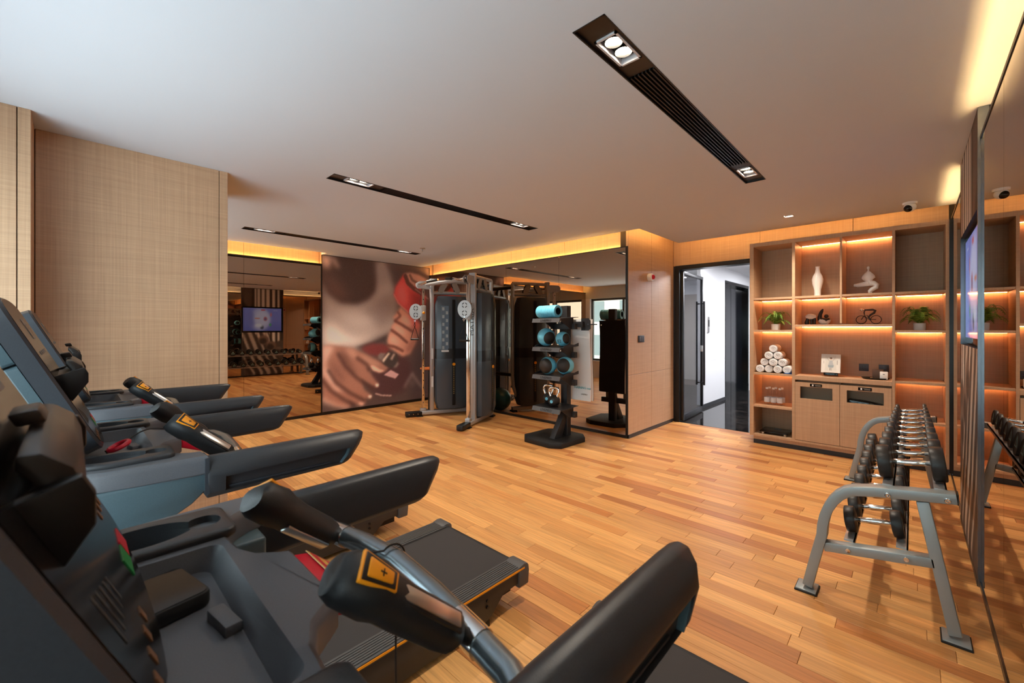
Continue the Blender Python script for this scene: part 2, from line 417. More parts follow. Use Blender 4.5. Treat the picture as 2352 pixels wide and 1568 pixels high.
# return wall with alarm and switch
wr = wallbox('wall_return', CORE, XM+.016, XD+.1, YC+.014, YC+.12, 0, HU)
panel(wr, VEN, XM+.0, XM+.014, YC+.001, YC+.034, 2.441, HU)
for x0, x1 in ((XM+.0, 5.56), (5.56, XD-.03)):
    panel(wr, VEN, x0+G, x1-G, YC, YC+.013, .045, .805-G); panel(wr, VEN, x0+G, x1-G, YC, YC+.013, .805+G, HU)
panel(wr, VEN, XD-.03+G, XD-.002, YC, YC+.013, .045, HU)
struct(MB().box(XM+.0, XD-.05, YC-.008, YC+.0, 0, .045).build('baseboard_return', SKIRT))
# door wall
wd = wallbox('wall_door', CORE, XD+.014, XD+.12, YR-.1, 1.50, 0, HU)
MB().box(XD+.014, XD+.12, 1.50, YC+.014, 2.345, HU).build('lintel', CORE, wd, smooth=False)
panel(wd, VEN, XD, XD+.013, 1.46, 2.60, 2.345+G, HU)
panel(wd, VEN, XD, XD+.013, 2.60+G, YC-.002, 2.345+G, HU)
for a, b in ((-.28, .50), (.50, 1.46)): panel(wd, VEN, XD, XD+.013, a+G, b-G, 2.35, HU)
panel(wd, VEN, XD, XD+.013, YR, 1.46, 0, 2.35)
# right wall
wallbox('wall_right', CORE, XW-.1, XD+.1, YR-.14, YR-.045, 0, HU)
panel(bpy.data.objects['wall_right'], CEIL, XW, XD, YR-.0445, YR-.038, 2.46, HC)
# window wall with two window bands
ww = wallbox('wall_window', WHITE, XW-.2, XW, YR-.1, YB+.1, 0, .48)
MB().box(XW-.2, XW, YR-.1, YB+.1, 2.27, HU).build('window_head', mat('curtain_box_paint', (206,208,196), .8), ww, smooth=False)
for a, b in ((YR-.1, -.12), (3.45, 4.72), (6.78, YB+.1)): MB().box(XW-.2, XW, a, b, .48, 2.27).build('window_pier', WHITE, ww, smooth=False)
FRAME = mat('window_frame', (92,96,98), .4, .5)
def window(n, a, b):
    w = empty_struct('window_%d' % n); k = max(2, round((b-a)/1.2)); st = (b-a)/k
    f = MB().box(XW-.13, XW-.07, a, b, .48, .54).box(XW-.13, XW-.07, a, b, 2.21, 2.27)
    f.build('window_frame', FRAME, w)
    for i in range(k+1):
        yy = min(max(a+i*st-.03, a), b-.06); MB().box(XW-.13, XW-.07, yy, yy+.06, .54, 2.21).build('mullion', FRAME, w)
    for i in range(k): MB().box(XW-.104, XW-.098, a+i*st+.03, a+(i+1)*st-.03, .54, 2.21).build('pane', PANE, w)
    MB().box(XW-.06, XW+.03, a, b, .46, .485).build('window_sill', WHITE, w)
window(1, -.12, 3.45); window(2, 4.72, 6.78)
# wood-clad column on the left
cl = wallbox('wall_left', CORE, XW, .815, 3.835, 4.60, 0, HC+.02)
panel(cl, VEN, -.152, .775-G, 3.82, 3.834, 0, HC); panel(cl, VEN, .775+G, .83, 3.82, 3.834, 0, HC)
panel(cl, VEN, .816, .83, 3.835, 4.615, 0, HC); panel(cl, VEN, XW, .83, 4.601, 4.615, 0, HC)
MB().box(XW, -.170, 3.525, 3.834, 0, HC).build('pier_core', CORE, cl, smooth=False)
panel(cl, VEN, XW, -.205-G, 3.510, 3.524, 0, HC); panel(cl, VEN, -.205+G, -.155, 3.510, 3.524, 0, HC); panel(cl, VEN, -.169, -.155, 3.525, 3.819, 0, HC)

# ---- mirrors
def mirror(name, label, panes, frame, loc):
    t = thing(name, label, 'mirror', loc); off = tuple(-v for v in loc)
    for b in panes: MB(off).box(*b).build('mirror_pane', MIRROR, t, smooth=False)
    for b in frame: MB(off).box(*b).build('frame_bar', BLACK, t, smooth=False)
    return t
g = .0015
mirror('wall_mirror_set', 'tinted wall mirror left of the mural, reflecting the dumbbells and television',
    [(a+g, b-g, YB-.024, YB-.001, .045, 2.435) for a, b in ((XW+.01,.60),(.60,1.70),(1.70,2.785))],
    [(XW+.01, 2.79, YB-.028, YB-.012, 0.0, .045), (XW+.01, 2.79, YB-.028, YB+.004, 2.435, 2.456), (2.786, 2.80, YB-.035, YB-.012, 0.0, 2.449)], (1.1, YB-.02, 0))
mirror('wall_mirror_set', 'tinted wall mirror behind the cable machine and the accessory rack',
    [(XM-.008, XM-.001, a+g, b-g, .04, 2.445) for a, b in ((2.655,3.72),(3.72,4.80),(4.80,5.88),(5.88,YB-.03))],
    [(XM-.012, XM-.001, 2.625, YB-.03, 0, .04), (XM-.012, XM-.001, 2.625, YB-.03, 2.445, 2.457), (XM-.012, XM-.001, 2.625, 2.654, .04, 2.445)], (XM, 4.8, 0))
mirror('wall_mirror_set', 'tinted wall mirror on the right edge beside the camera, behind the near rack end',
    [(a+g, b-g, YR-.012, YR, .03, 2.43) for a, b in ((XW+.02,.45),(.45,1.55),(1.55,2.62),(2.62,3.395))],
    [(XW, 3.395, YR-.012, YR+.004, 0, .03), (XW, 3.395, YR-.012, YR+.003, 2.43, 2.45)], (1.4, YR, 0))
mirror('wall_mirror_set', 'narrow wall mirror between the television panel and the shelf unit',
    [(4.53, 5.755, YR-.012, YR, .03, 2.43)],
    [(4.53, 5.77, YR-.012, YR+.004, 0, .03), (4.53, 5.77, YR-.012, YR+.003, 2.43, 2.45), (5.745, 5.765, YR-.004, YR+.014, .03, 2.45)], (5.1, YR, 0))
MURAL = [
 ('p',(160,146,140),7,1,[(0.002,0.853),(0.051,0.748),(0.152,0.698),(0.295,0.699),(0.388,0.735),(0.447,0.789),(0.461,0.879),(0.437,0.995),(0.546,1.005),(0.597,0.926),(0.65,0.831),(0.65,0.654),(0.639,0.516),(0.506,0.479),(0.286,0.41),(0.25,0.4),(0.136,0.413),(0.002,0.417)]),
 ('p',(120,104,100),8,0.7,[(0.332,0.646),(0.506,0.755),(0.628,0.791),(0.65,0.654),(0.506,0.516),(0.427,0.59)]),
 ('p',(208,198,192),9,1,[(0.002,0.585),(0.101,0.565),(0.188,0.503),(0.286,0.467),(0.466,0.472),(0.286,0.413),(0.17,0.413),(0.051,0.409),(0.002,0.417)]),
 ('p',(182,170,164),9,0.8,[(0.101,0.668),(0.286,0.645),(0.447,0.59),(0.286,0.531),(0.17,0.573)]),
 ('p',(66,54,54),3,1,[(0.259,0.4),(0.417,0.436),(0.587,0.493),(0.65,0.516),(0.65,0.47),(0.506,0.434),(0.37,0.393)]),
 ('p',(96,84,82),6,1,[(0.546,1.001),(0.587,0.94),(0.65,0.838),(0.714,0.834),(0.758,0.938),(0.65,0.999)]),
 ('p',(74,58,56),4,1,[(0.093,1.004),(0.447,0.996),(0.458,0.878),(0.437,0.789),(0.379,0.735),(0.286,0.701),(0.152,0.704),(0.051,0.762),(0.002,0.84),(0.002,0.927),(0.043,0.978)]),
 ('p',(112,82,74),9,0.6,[(0.002,0.893),(0.101,0.86),(0.223,0.742),(0.152,0.711),(0.051,0.762)]),
 ('p',(196,164,154),5,1,[(0.002,0.998),(0.076,0.998),(0.06,0.925),(0.035,0.916),(0.002,0.934)]),
 ('p',(190,160,150),4,1,[(0.072,0.991),(0.101,0.987),(0.14,0.925),(0.11,0.93)]),
 ('p',(132,120,116),7,0.7,[(0.451,0.993),(0.526,0.996),(0.608,0.896),(0.506,0.822),(0.466,0.864)]),
 ('p',(72,58,60),8,1,[(0.587,0.994),(0.993,1.002),(0.993,-0.017),(0.802,-0.006),(0.825,0.309),(0.802,0.547),(0.714,0.741),(0.639,0.838)]),
 ('p',(78,52,54),6,1,[(0.417,0.267),(0.566,0.35),(0.714,0.345),(0.813,0.262),(0.808,0.16),(0.714,0.065),(0.546,0.042),(0.447,0.067),(0.388,0.145)]),
 ('p',(112,54,54),3,1,[(0.318,0.391),(0.351,0.412),(0.417,0.427),(0.506,0.425),(0.566,0.407),(0.587,0.364),(0.506,0.333),(0.379,0.353)]),
 ('p',(178,70,72),2,1,[(0.727,0.936),(0.639,0.834),(0.626,0.783),(0.65,0.738),(0.703,0.694),(0.763,0.655),(0.847,0.627),(0.94,0.661),(0.97,0.776),(0.905,0.845),(0.836,0.889)]),
 ('p',(212,104,104),6,0.8,[(0.714,0.889),(0.65,0.815),(0.65,0.754),(0.736,0.687),(0.769,0.767)]),
 ('p',(112,40,46),7,0.8,[(0.802,0.8),(0.97,0.792),(0.94,0.661),(0.825,0.642)]),
 ('p',(158,120,112),2,1,[(0.727,0.934),(0.758,0.945),(0.802,0.95),(0.893,0.937),(0.991,0.904),(0.991,0.875),(0.905,0.869),(0.859,0.858),(0.813,0.828),(0.758,0.868)]),
 ('l',(78,50,50),0.02,1,0.9,[(0.741,0.92),(0.769,0.869),(0.836,0.829),(0.94,0.791)]),
 ('l',(92,66,62),0.012,1,0.8,[(0.791,0.929),(0.813,0.895),(0.87,0.875)]),
 ('l',(70,46,46),0.012,1,0.7,[(0.87,0.867),(0.988,0.85)]),
 ('l',(150,120,118),0.006,1,0.7,[(0.847,0.83),(0.991,0.76)]),
 ('l',(190,110,106),0.008,1,0.9,[(0.628,0.776),(0.671,0.716),(0.769,0.653)]),
 ('p',(186,134,116),2.5,1,[(0.692,0.694),(0.662,0.654),(0.616,0.615),(0.62,0.596),(0.65,0.608),(0.639,0.585),(0.602,0.554),(0.6,0.524),(0.572,0.493),(0.558,0.448),(0.568,0.403),(0.608,0.379),(0.65,0.355),(0.714,0.325),(0.791,0.342),(0.847,0.42),(0.893,0.515),(0.899,0.564),(0.836,0.595),(0.769,0.649)]),
 ('p',(120,74,68),7,0.85,[(0.791,0.594),(0.905,0.564),(0.893,0.483),(0.825,0.388),(0.791,0.342),(0.736,0.36),(0.825,0.468)]),
 ('p',(214,168,150),4,0.7,[(0.687,0.624),(0.747,0.625),(0.825,0.587),(0.813,0.547),(0.714,0.578)]),
 ('p',(214,170,152),4,0.7,[(0.618,0.554),(0.681,0.554),(0.747,0.5),(0.714,0.477),(0.639,0.516)]),
 ('p',(210,166,148),4,0.7,[(0.579,0.478),(0.639,0.478),(0.692,0.423),(0.65,0.408),(0.587,0.433)]),
 ('p',(205,90,88),5,0.7,[(0.747,0.656),(0.847,0.627),(0.905,0.564),(0.847,0.515),(0.791,0.586)]),
 ('l',(104,60,54),0.012,1.6,0.9,[(0.639,0.586),(0.714,0.555),(0.813,0.511)]),
 ('l',(104,60,54),0.012,1.6,0.9,[(0.602,0.52),(0.671,0.485),(0.758,0.429)]),
 ('l',(104,60,54),0.012,1.6,0.9,[(0.564,0.41),(0.628,0.401),(0.714,0.368)]),
 ('l',(110,66,60),0.01,1.6,0.8,[(0.665,0.651),(0.692,0.624),(0.639,0.589)]),
 ('p',(152,108,94),2.5,1,[(0.002,0.42),(0.068,0.425),(0.161,0.413),(0.25,0.4),(0.295,0.381),(0.351,0.361),(0.447,0.317),(0.546,0.275),(0.572,0.255),(0.546,0.227),(0.486,0.22),(0.417,0.245),(0.388,0.276),(0.379,0.255),(0.427,0.193),(0.481,0.141),(0.461,0.121),(0.417,0.135),(0.351,0.169),(0.313,0.194),(0.351,0.112),(0.417,0.069),(0.403,0.045),(0.36,0.056),(0.36,0.016),(0.327,0.002),(0.277,0.018),(0.205,0.057),(0.236,0.012),(0.196,0.002),(0.101,0.027),(0.002,0.075)]),
 ('p',(206,172,160),4,0.9,[(0.002,0.417),(0.06,0.422),(0.093,0.408),(0.043,0.341),(0.026,0.288),(0.076,0.238),(0.101,0.167),(0.179,0.113),(0.101,0.126),(0.035,0.206),(0.002,0.242)]),
 ('p',(205,172,160),4,0.8,[(0.002,0.101),(0.035,0.071),(0.118,0.035),(0.232,0.005),(0.17,0.002),(0.051,0.042),(0.002,0.061)]),
 ('p',(96,66,60),6,0.85,[(0.144,0.393),(0.196,0.363),(0.241,0.276),(0.286,0.217),(0.259,0.219),(0.188,0.265),(0.144,0.323)]),
 ('p',(104,72,66),6,0.8,[(0.051,0.334),(0.101,0.298),(0.188,0.195),(0.17,0.176),(0.085,0.244)]),
 ('p',(196,156,140),5,0.7,[(0.17,0.402),(0.25,0.393),(0.286,0.345),(0.259,0.332),(0.205,0.37)]),
 ('p',(186,146,128),5,0.7,[(0.295,0.367),(0.379,0.327),(0.506,0.277),(0.447,0.265),(0.351,0.3)]),
 ('l',(82,54,50),0.014,2.5,0.85,[(0.127,0.365),(0.188,0.279),(0.286,0.196),(0.427,0.113)]),
 ('l',(82,54,50),0.014,2.5,0.85,[(0.051,0.26),(0.11,0.18),(0.223,0.102),(0.351,0.039)]),
 ('l',(82,54,50),0.014,2.5,0.85,[(0.002,0.202),(0.068,0.129),(0.17,0.064),(0.259,0.02)]),
 ('l',(82,54,50),0.014,2.5,0.85,[(0.286,0.331),(0.37,0.284),(0.388,0.247)]),
 ('p',(226,178,160),1.6,1,[(0.4,0.275),(0.427,0.275),(0.486,0.245),(0.536,0.231),(0.486,0.222),(0.427,0.241)]),
 ('p',(240,214,200),1.6,1,[(0.447,0.144),(0.476,0.145),(0.476,0.125),(0.454,0.125)]),
 ('p',(240,214,200),1.6,1,[(0.381,0.071),(0.413,0.068),(0.41,0.052),(0.387,0.054)]),
 ('p',(214,176,160),2,0.9,[(0.3,0.034),(0.346,0.022),(0.332,0.007),(0.3,0.016)]),
 ('p',(120,104,100),1.6,1,[(0.471,0.346),(0.496,0.36),(0.546,0.355),(0.506,0.307),(0.476,0.316)]),
 ('p',(66,56,54),1.6,1,[(0.506,0.3),(0.566,0.369),(0.65,0.351),(0.673,0.307),(0.65,0.251),(0.587,0.247),(0.526,0.276)]),
 ('p',(214,190,174),1.4,0.95,[(0.508,0.305),(0.568,0.359),(0.587,0.353),(0.526,0.291)]),
 ('p',(176,150,140),1.4,0.85,[(0.587,0.311),(0.62,0.352),(0.639,0.346),(0.608,0.303)]),
 ('p',(130,112,108),1.6,0.9,[(0.618,0.249),(0.665,0.293),(0.676,0.269),(0.65,0.247)]),
 ('p',(196,152,152),1,1,[(0.526,0.202),(0.592,0.234),(0.676,0.199),(0.639,0.169)]),
 ('l',(190,160,152),0.006,1,0.9,[(0.451,0.077),(0.506,0.06),(0.597,0.049)]),
 ('l',(128,112,112),0.012,3,0.8,[(0.813,0.191),(0.758,0.131),(0.736,0.102)]),
 ('l',(128,112,112),0.012,3,0.8,[(0.813,0.191),(0.87,0.131),(0.916,0.087)]),
 ('p',(118,100,98),5,0.6,[(0.791,0.153),(0.847,0.125),(0.825,0.095),(0.78,0.122)]),
 ('p',(196,150,124),4,0.7,[(0.958,0.995),(0.991,0.998),(0.991,0.932)]),
]
# ---- mural on the back wall
MX0, MX1, MZ0, MZ1 = 2.80, 4.88, .05, 2.602
P = Paint(230, 280, (84,68,66))
for l in MURAL:
    if l[0] == 'p': P.poly(l[4], l[1], l[2], l[3])
    else: P.line(l[5], l[2], l[1], l[3], l[4], asp=2.55/2.08)
P.c = P.c*1.34; P.noise(2.5)
mu = thing('mural_panel', 'large framed mural print of hands wrapping a red bandage roll', 'mural', (3.84, YB-.02, 0))
ofs = (-3.84, -(YB-.02), 0)
MB(ofs).box(MX0, MX1, YB-.03, YB-.001, MZ0, MZ1).build('backing_board', BLACKM, mu)
P.sheet('print', (MX0-3.84, -.0115, MZ0), (1,0,0), (0,0,1), MX1-MX0, MZ1-MZ0, PRINT, mu)
MB(ofs).box(MX0, XM-.012, YB-.034, YB-.001, 0, .05).build('frame_bar', BLACK, mu)
MB(ofs).box(MX0, MX1+.012, YB-.034, YB-.001, MZ1-.006, MZ1+.002).build('frame_bar', BLACK, mu)
MB(ofs).box(MX1, MX1+.012, YB-.034, YB-.001, .05, MZ1).build('frame_bar', BLACK, mu)

# ---- right wall panel with niche and television
PX0, PX1 = 3.40, 4.525; YP = -.259
rp = thing('poster_panel', 'striped monochrome poster panel with black frame around the television, right wall', 'poster', (3.93, YP, 0))
ofs = (-3.93, -YP, 0)
TZ0, TZ1 = 1.29, 2.06
for z0, z1 in ((.0, TZ0), (TZ1, HC-.002)): MB(ofs).box(PX0, PX1, YR-.036, YP, z0, z1).build('panel_board', BLACKM, rp)
MB(ofs).box(PX0, PX1, YR-.036, YR-.030, TZ0, TZ1).build('niche_back', BLACKM, rp)
TRIMS = mat('steel_trim', (120,124,132), .25, .9)
MB(ofs).box(PX0-.003, PX0+.012, YR-.03, YP+.001, 0, HC-.002).build('edge_trim', TRIMS, rp)
MB(ofs).box(PX1-.012, PX1+.003, YR-.03, YP+.001, 0, HC-.002).build('edge_trim', TRIMS, rp)
Q = Paint(90, 190, (52,44,40))
# vertical light stripes, cloth folds below
for (u0, u1, v0) in ((.08,.14,.55),(.20,.28,.50),(.33,.42,.48),(.46,.53,.44),(.57,.63,.45),(.66,.70,.47)):
    Q.poly([(u0,.30),(u1,.30),(u1,1.0),(u0,1.0)], (232,226,220), 1.2)
Q.poly([(.74,1),(1,1),(1,.86),(.9,.80),(.78,.70)], (104,88,80), 2)
Q.poly([(0,.0),(1,.0),(1,.46),(.8,.52),(.55,.40),(.3,.36),(0,.40)], (86,72,64), 1.5)
for k in range(11):
    a = k*.09-.1; Q.line([(a,.02),(a+.22,.18),(a+.4,.40),(a+.5,.52)], .018+.01*(k % 3), (198,182,168) if k % 2 else (58,46,40), 1.3, .85)
for cx_, cy_ in ((.3,.33),(.48,.40),(.12,.26)): Q.ell(cx_, cy_, .13, .055, (120,98,86), 1.5); Q.ell(cx_+.02, cy_-.012, .09, .035, (60,48,42), 1.5)
Q.noise(3)
# sheet seen from the room: its right is towards smaller x
def sheet_rows(v0, v1, z0, z1):
    R = Paint(90, 80, (0,0,0)); j = np.linspace(v0*(Q.ny-1), v1*(Q.ny-1), 80).astype(int); R.c = Q.c[j]
    R.sheet('print', (PX1-.012-3.93, .0012, z0), (-1,0,0), (0,0,1), PX1-PX0-.024, z1-z0, PRINT, rp)
sheet_rows(0, .49, .03, TZ0); MB(ofs).box(PX0, PX1, YP, YP+.003, 0, .03).build('frame_bar', BLACK, rp); sheet_rows(.79, 1, TZ1, HC-.004)
tv = thing('television', 'flat television showing a football on a lavender screen, set in poster panel', 'television', (3.93, YR-.029, TZ0+.01))
ofs = (-3.93, -(YR-.029), -(TZ0+.01))
MB(ofs).box(PX0+.015, PX1-.015, YR-.029, YR-.012, TZ0+.01, TZ1-.01).build('housing', GLOSSK, tv, bevel=.003)
T = Paint(150, 90, (122,128,205))
T.poly([(0,0),(1,0),(1,.2),(0,.35)], (104,112,196), 12); T.ell(.57,.5,.27,.5,(176,178,226),5); T.ell(.80,.5,.10,.38,(120,124,196),6)
T.ell(.52,.55,.2,.36,(200,202,236),7); T.ell(.43,.53,.045,.09,(178,96,110),2); T.ell(.43,.52,.02,.04,(96,120,176),1.2); T.ell(.64,.55,.07,.022,(206,120,92),1.2)
T.ell(.49,.92,.06,.03,(196,90,110),1.2); T.ell(.30,.27,.03,.07,(86,160,120),1.5); T.ell(.28,.72,.025,.09,(190,120,140),1.5); T.ell(.52,.16,.045,.09,(84,88,110),2); T.ell(.6,.24,.1,.08,(220,224,244),3)
for u in (.12,.15,.18,.21): T.ell(u,.9,.008,.012,(235,235,245),.5)
TVM = mat('tv_screen', (0,0,0), .12); N, L, p = nodes(TVM); a = N.new('ShaderNodeAttribute'); a.attribute_name = 'print'; L.new(a.outputs['Color'], p.inputs['Emission Color']); p.inputs['Emission Strength'].default_value = .42; p.inputs['Base Color'].default_value = (.005,.005,.005,1)
T.sheet('screen', (PX1-.05-3.93, .0178, .04), (-1,0,0), (0,0,1), PX1-PX0-.1, TZ1-TZ0-.09, TVM, tv)

# ---- linear ceiling fixtures
def downlight(par, ofs, cx_, cy_, sx, sy, n, zc=HC, watts=DOWN_W):
    """square rim recess with n round lamps along x"""
    fr = MB(ofs)
    for b in ((cx_-sx, cx_+sx, cy_-sy, cy_-sy+.01), (cx_-sx, cx_+sx, cy_+sy-.01, cy_+sy), (cx_-sx, cx_-sx+.01, cy_-sy, cy_+sy), (cx_+sx-.01, cx_+sx, cy_-sy, cy_+sy)):
        fr.box(b[0], b[1], b[2], b[3], zc-.002, zc+.035)
    fr.build('lamp_rim', mat('lamp_rim', (206,200,204), .4), par)
    MB(ofs).box(cx_-sx+.01, cx_+sx-.01, cy_-sy+.01, cy_+sy-.01, zc+.03, zc+.036).build('lamp_plate', BLACKM, par)
    for i in range(n):
        xx = cx_+(i-(n-1)/2)*.085
        MB(ofs).lathe([(.036,.018),(.036,.03),(.040,.03),(.040,.014),(.037,.012),(.036,.018)], (xx, cy_, zc), 20, cap=False).build('lamp_ring', BLACK, par)
        MB(ofs).lathe([(.0,.022),(.034,.022),(.034,.030),(0,.030)], (xx, cy_, zc), 20).build('lens', LENS, par)
        ld = bpy.data.lights.new('lamp', 'SPOT'); ld.energy = watts; ld.color = WARM; ld.spot_size = math.radians(120); ld.spot_blend = 1.0; ld.shadow_soft_size = .035
        lo = bpy.data.objects.new('lamp', ld); COL.objects.link(lo); lo.parent = par; lo.location = (xx+ofs[0], cy_+ofs[1], zc+.008+ofs[2])
for y, lab in zip(LYS, ('black linear ceiling light with slatted grille nearest the camera', 'black linear ceiling light in the middle of the ceiling', 'black linear ceiling light nearest the mural wall')):
    cx_, cy_ = (LX0+LX1)/2, y+LWID/2
    t = thing('linear_ceiling_light', lab, 'ceiling light', (cx_, cy_, HC), group='linear ceiling lights'); ofs = (-cx_, -cy_, -HC)
    h_ = MB(ofs).box(LX0, LX1, y, y+LWID, HC+.045, HC+.055)
    for b in ((LX0, LX1, y, y+.006), (LX0, LX1, y+LWID-.006, y+LWID), (LX0, LX0+.006, y, y+LWID), (LX1-.006, LX1, y, y+LWID)): h_.box(b[0], b[1], b[2], b[3], HC-.003, HC+.05)
    h_.build('trough', BLACK, t)
    sx0, sx1 = LX0+.46, LX1-.46
    for a, b in ((LX0+.006, LX0+.125), (LX0+.355, sx0), (sx1, LX1-.355), (LX1-.125, LX1-.006)): MB(ofs).box(a, b, y+.006, y+LWID-.006, HC+.012, HC+.02).build('cover_plate', mat('dark_bronze_plate', (46,36,30), .3), t)
    for a, b in ((LX0+.125, LX0+.355), (LX1-.355, LX1-.125)):
        for c, d in ((y+.006, y+.022), (y+LWID-.022, y+LWID-.006)): MB(ofs).box(a, b, c, d, HC+.012, HC+.02).build('cover_plate', MATS['dark_bronze_plate'], t)
    for k in range(7): yy = y+.018+k*.0187; MB(ofs).box(sx0, sx1, yy-.0035, yy+.0035, HC+.002, HC+.026).build('slat', BLACK, t)
    for xx in (LX0+.24, LX1-.24): downlight(t, ofs, xx, cy_, .112, .052, 2, HC+.008)
t = thing('square_downlight', 'small square recessed downlight before the shelf unit', 'ceiling light', (5.285, .955, HC)); downlight(t, (-5.285, -.955, -HC), 5.285, .955, .05, .05, 1, watts=120.0)

# ---- small fittings on ceiling and walls
c0 = (5.52, .015, HC)
t = thing('dome_camera', 'white dome security camera with black lens on the ceiling', 'camera', c0)
MB().lathe([(0,0),(.055,0),(.055,-.012),(.05,-.02),(0,-.02)], n=28).build('mount', WHITEC, t)
MB().sphere((0,0,-.045), .047, 24, 14, (1,1,.9)).build('dome', WHITEC, t)
MB().sphere((-.022,.012,-.058), .034, 20, 12).build('lens', GLOSSK, t)
for (xx, yy, lab) in ((3.62, 5.30, 'chrome ceiling sprinkler near the far linear light'), (1.9, 2.1, 'chrome ceiling sprinkler above the treadmill ends')):
    if xx < 3: continue
    t = thing('ceiling_sprinkler', lab, 'sprinkler', (xx, yy, HC))
    MB().lathe([(0,0),(.04,0),(.036,-.006),(.012,-.01),(0,-.01)]).build('escutcheon', STEEL, t)
    MB().cyl((0,0,-.008), (0,0,-.045), .007).lathe([(0,-.05),(.016,-.05),(.016,-.046),(0,-.044)]).build('head', STEEL, t)
t = thing('fire_alarm', 'round white fire alarm with red centre on the wood wall', 'alarm', (5.471, YC, 2.106))
MB().lathe([(0,0),(.052,0),(.056,.012),(.056,.05),(.046,.06),(0,.06)], ax=(0,-1,0)).build('housing', WHITEC, t)
MB().lathe([(0,.06),(.034,.06),(.032,.074),(.02,.086),(0,.09)], ax=(0,-1,0)).build('button', RED, t)
t = thing('light_switch', 'black two-gang light switch on the wood wall', 'switch', (5.241, YC, 1.266))
MB().box(-.085, .085, -.010, 0, -.045, .045).build('plate', mat('switch_grey', (52,52,56), .35), t, bevel=.003)
for a in (-.05, .0, .05): MB().box(a-.02, a+.02, -.016, -.009, -.03, .03).build('rocker', mat('switch_rocker', (86,86,92), .3), t, bevel=.002)

# ---- doorway, glass door and corridor
t = struct(MB().box(XD-.012, XD+.16, 1.46, 1.52, 0, 2.345).box(XD-.012, XD+.16, 2.53, 2.595, 0, 2.345).box(XD-.012, XD+.16, 1.52, 2.53, 2.285, 2.345).build('trim_1', BLACK))
DFR = mat('door_frame_metal', (58,58,60), .35, .6)
d = empty_struct('door_1'); hx, hy = XD+.06, 2.515; ang = math.radians(3.5); e = Vector((math.cos(ang), math.sin(ang), 0)); nn = Vector((-e.y, e.x, 0))
LW = 1.02
def leaf(a0, a1, z0, z1, th): return MB().obox(Vector((hx,hy,0))+e*(a0+a1)/2+Vector((0,0,(z0+z1)/2)), e, nn, (0,0,1), a1-a0, th, z1-z0)
for a0, a1, z0, z1 in ((0,.05,.012,2.275), (LW-.05,LW,.012,2.275), (.05,LW-.05,2.225,2.275), (.05,LW-.05,.012,.10)): leaf(a0,a1,z0,z1,.04).build('leaf_frame', DFR, d, bevel=.002)
leaf(.05, LW-.05, .10, 2.225, .008).build('pane', DOORG, d, smooth=False)
for s_ in (-1, 1):
    b0 = Vector((hx,hy,0))+e*(LW-.10)+nn*s_*.06
    hb = MB().beam(b0+Vector((0,0,.46)), b0+Vector((0,0,1.86)), .028, .028, up=(1,0,0))
    for z in (.50, 1.82): hb.beam(b0+Vector((0,0,z)), b0-nn*s_*.05+Vector((0,0,z)), .02, .02)
    hb.build('pull_handle', DFR, d, bevel=.003)
leaf(LW-.07, LW-.02, 1.02, 1.12, .05).build('lock', STEEL, d, bevel=.003)
struct(MB().box(XD+.014, 12, -.5, 6.2, -.06, 0.0).build('floor_corridor', MARBLE, smooth=False))
struct(MB().box(XD+.12, 12, -.5, 6.2, 2.60, 2.66).build('ceiling_corridor', WHITE, smooth=False))
cw = struct(MB().box(7.62, 8.92, 2.69, 2.75, .06, 2.60).build('wall_corridor', WHITE, smooth=False))
struct(MB().box(10.56, 12, 2.69, 2.84, 0, 2.60).build('wall_corridor_beyond', WHITE, smooth=False)); struct(MB().box(8.92, 10.56, 2.69, 2.84, 2.362, 2.60).build('wall_corridor_header', WHITE, smooth=False))
for z in (.62, 1.2, 1.78): pass
for z0, z1 in ((.06,.815),(.82,1.575),(1.58,2.36)):
    MB().box(7.62, 8.915, 2.680, 2.69, z0, z1).build('panel', WHITE, cw, smooth=False)
struct(MB().box(7.62, 8.92, 2.672, 2.69, 0, .06).build('baseboard_corridor', SKIRT))
MB().box(7.9, 8.0, 2.66, 2.68, 1.33, 1.62).build('call_panel', STEEL, cw, bevel=.003)
MB().box(7.925, 7.975, 2.655, 2.661, 1.44, 1.56).build('call_display', GLOSSK, cw)
lift = thing('lift_door', 'black polished lift doors in a black portal along the corridor', 'door', (9.7, 2.75, 0))
for a, b in ((8.96, 9.70), (9.72, 10.5)): MB((-9.7,-2.75,0)).box(a, b, 2.80, 2.83, 0, 2.3).build('door_panel', mat('lift_black', (24,26,32), .12, .3), lift)
MB((-9.7,-2.75,0)).box(8.92, 8.96, 2.67, 2.84, 0, 2.36).box(10.5, 10.55, 2.67, 2.84, 0, 2.36).box(8.96, 10.5, 2.67, 2.84, 2.30, 2.36).build('portal', GLOSSK, lift)
MB((-9.7,-2.75,0)).box(9.0, 9.3, 2.79, 2.80, 1.05, 1.2).build('notice', PRINTW, lift)
struct(MB().box(10.7, 10.8, 2.84, 6.2, 0, 2.6).build('wall_lobby', WHITE, smooth=False))
struct(MB().box(6.42, 10.8, 6.2, 6.3, 0, 2.6).build('wall_lobby_end', WHITE, smooth=False))
struct(MB().box(6.42, 12, -.6, -.5, 0, 2.6).build('wall_corridor_end', WHITE, smooth=False))
struct(MB().box(12, 12.1, -.6, 2.84, 0, 2.6).build('wall_corridor_far', WHITE, smooth=False))
struct(MB().box(6.42, 6.5, 2.73, 6.2, 0, 2.6).build('wall_lobby_side', WHITE, smooth=False))
dl = empty_struct('door_2'); VEN_G = veneer('corridor_door_veneer', (158,140,122), (140,122,106))
MB().box(10.66, 10.70, 3.45, 4.40, .0, 2.26).build('leaf', VEN_G, dl)
MB().box(10.645, 10.70, 3.38, 3.45, 0, 2.33).box(10.645, 10.70, 4.40, 4.47, 0, 2.33).build('door_frame', BLACKM, dl)
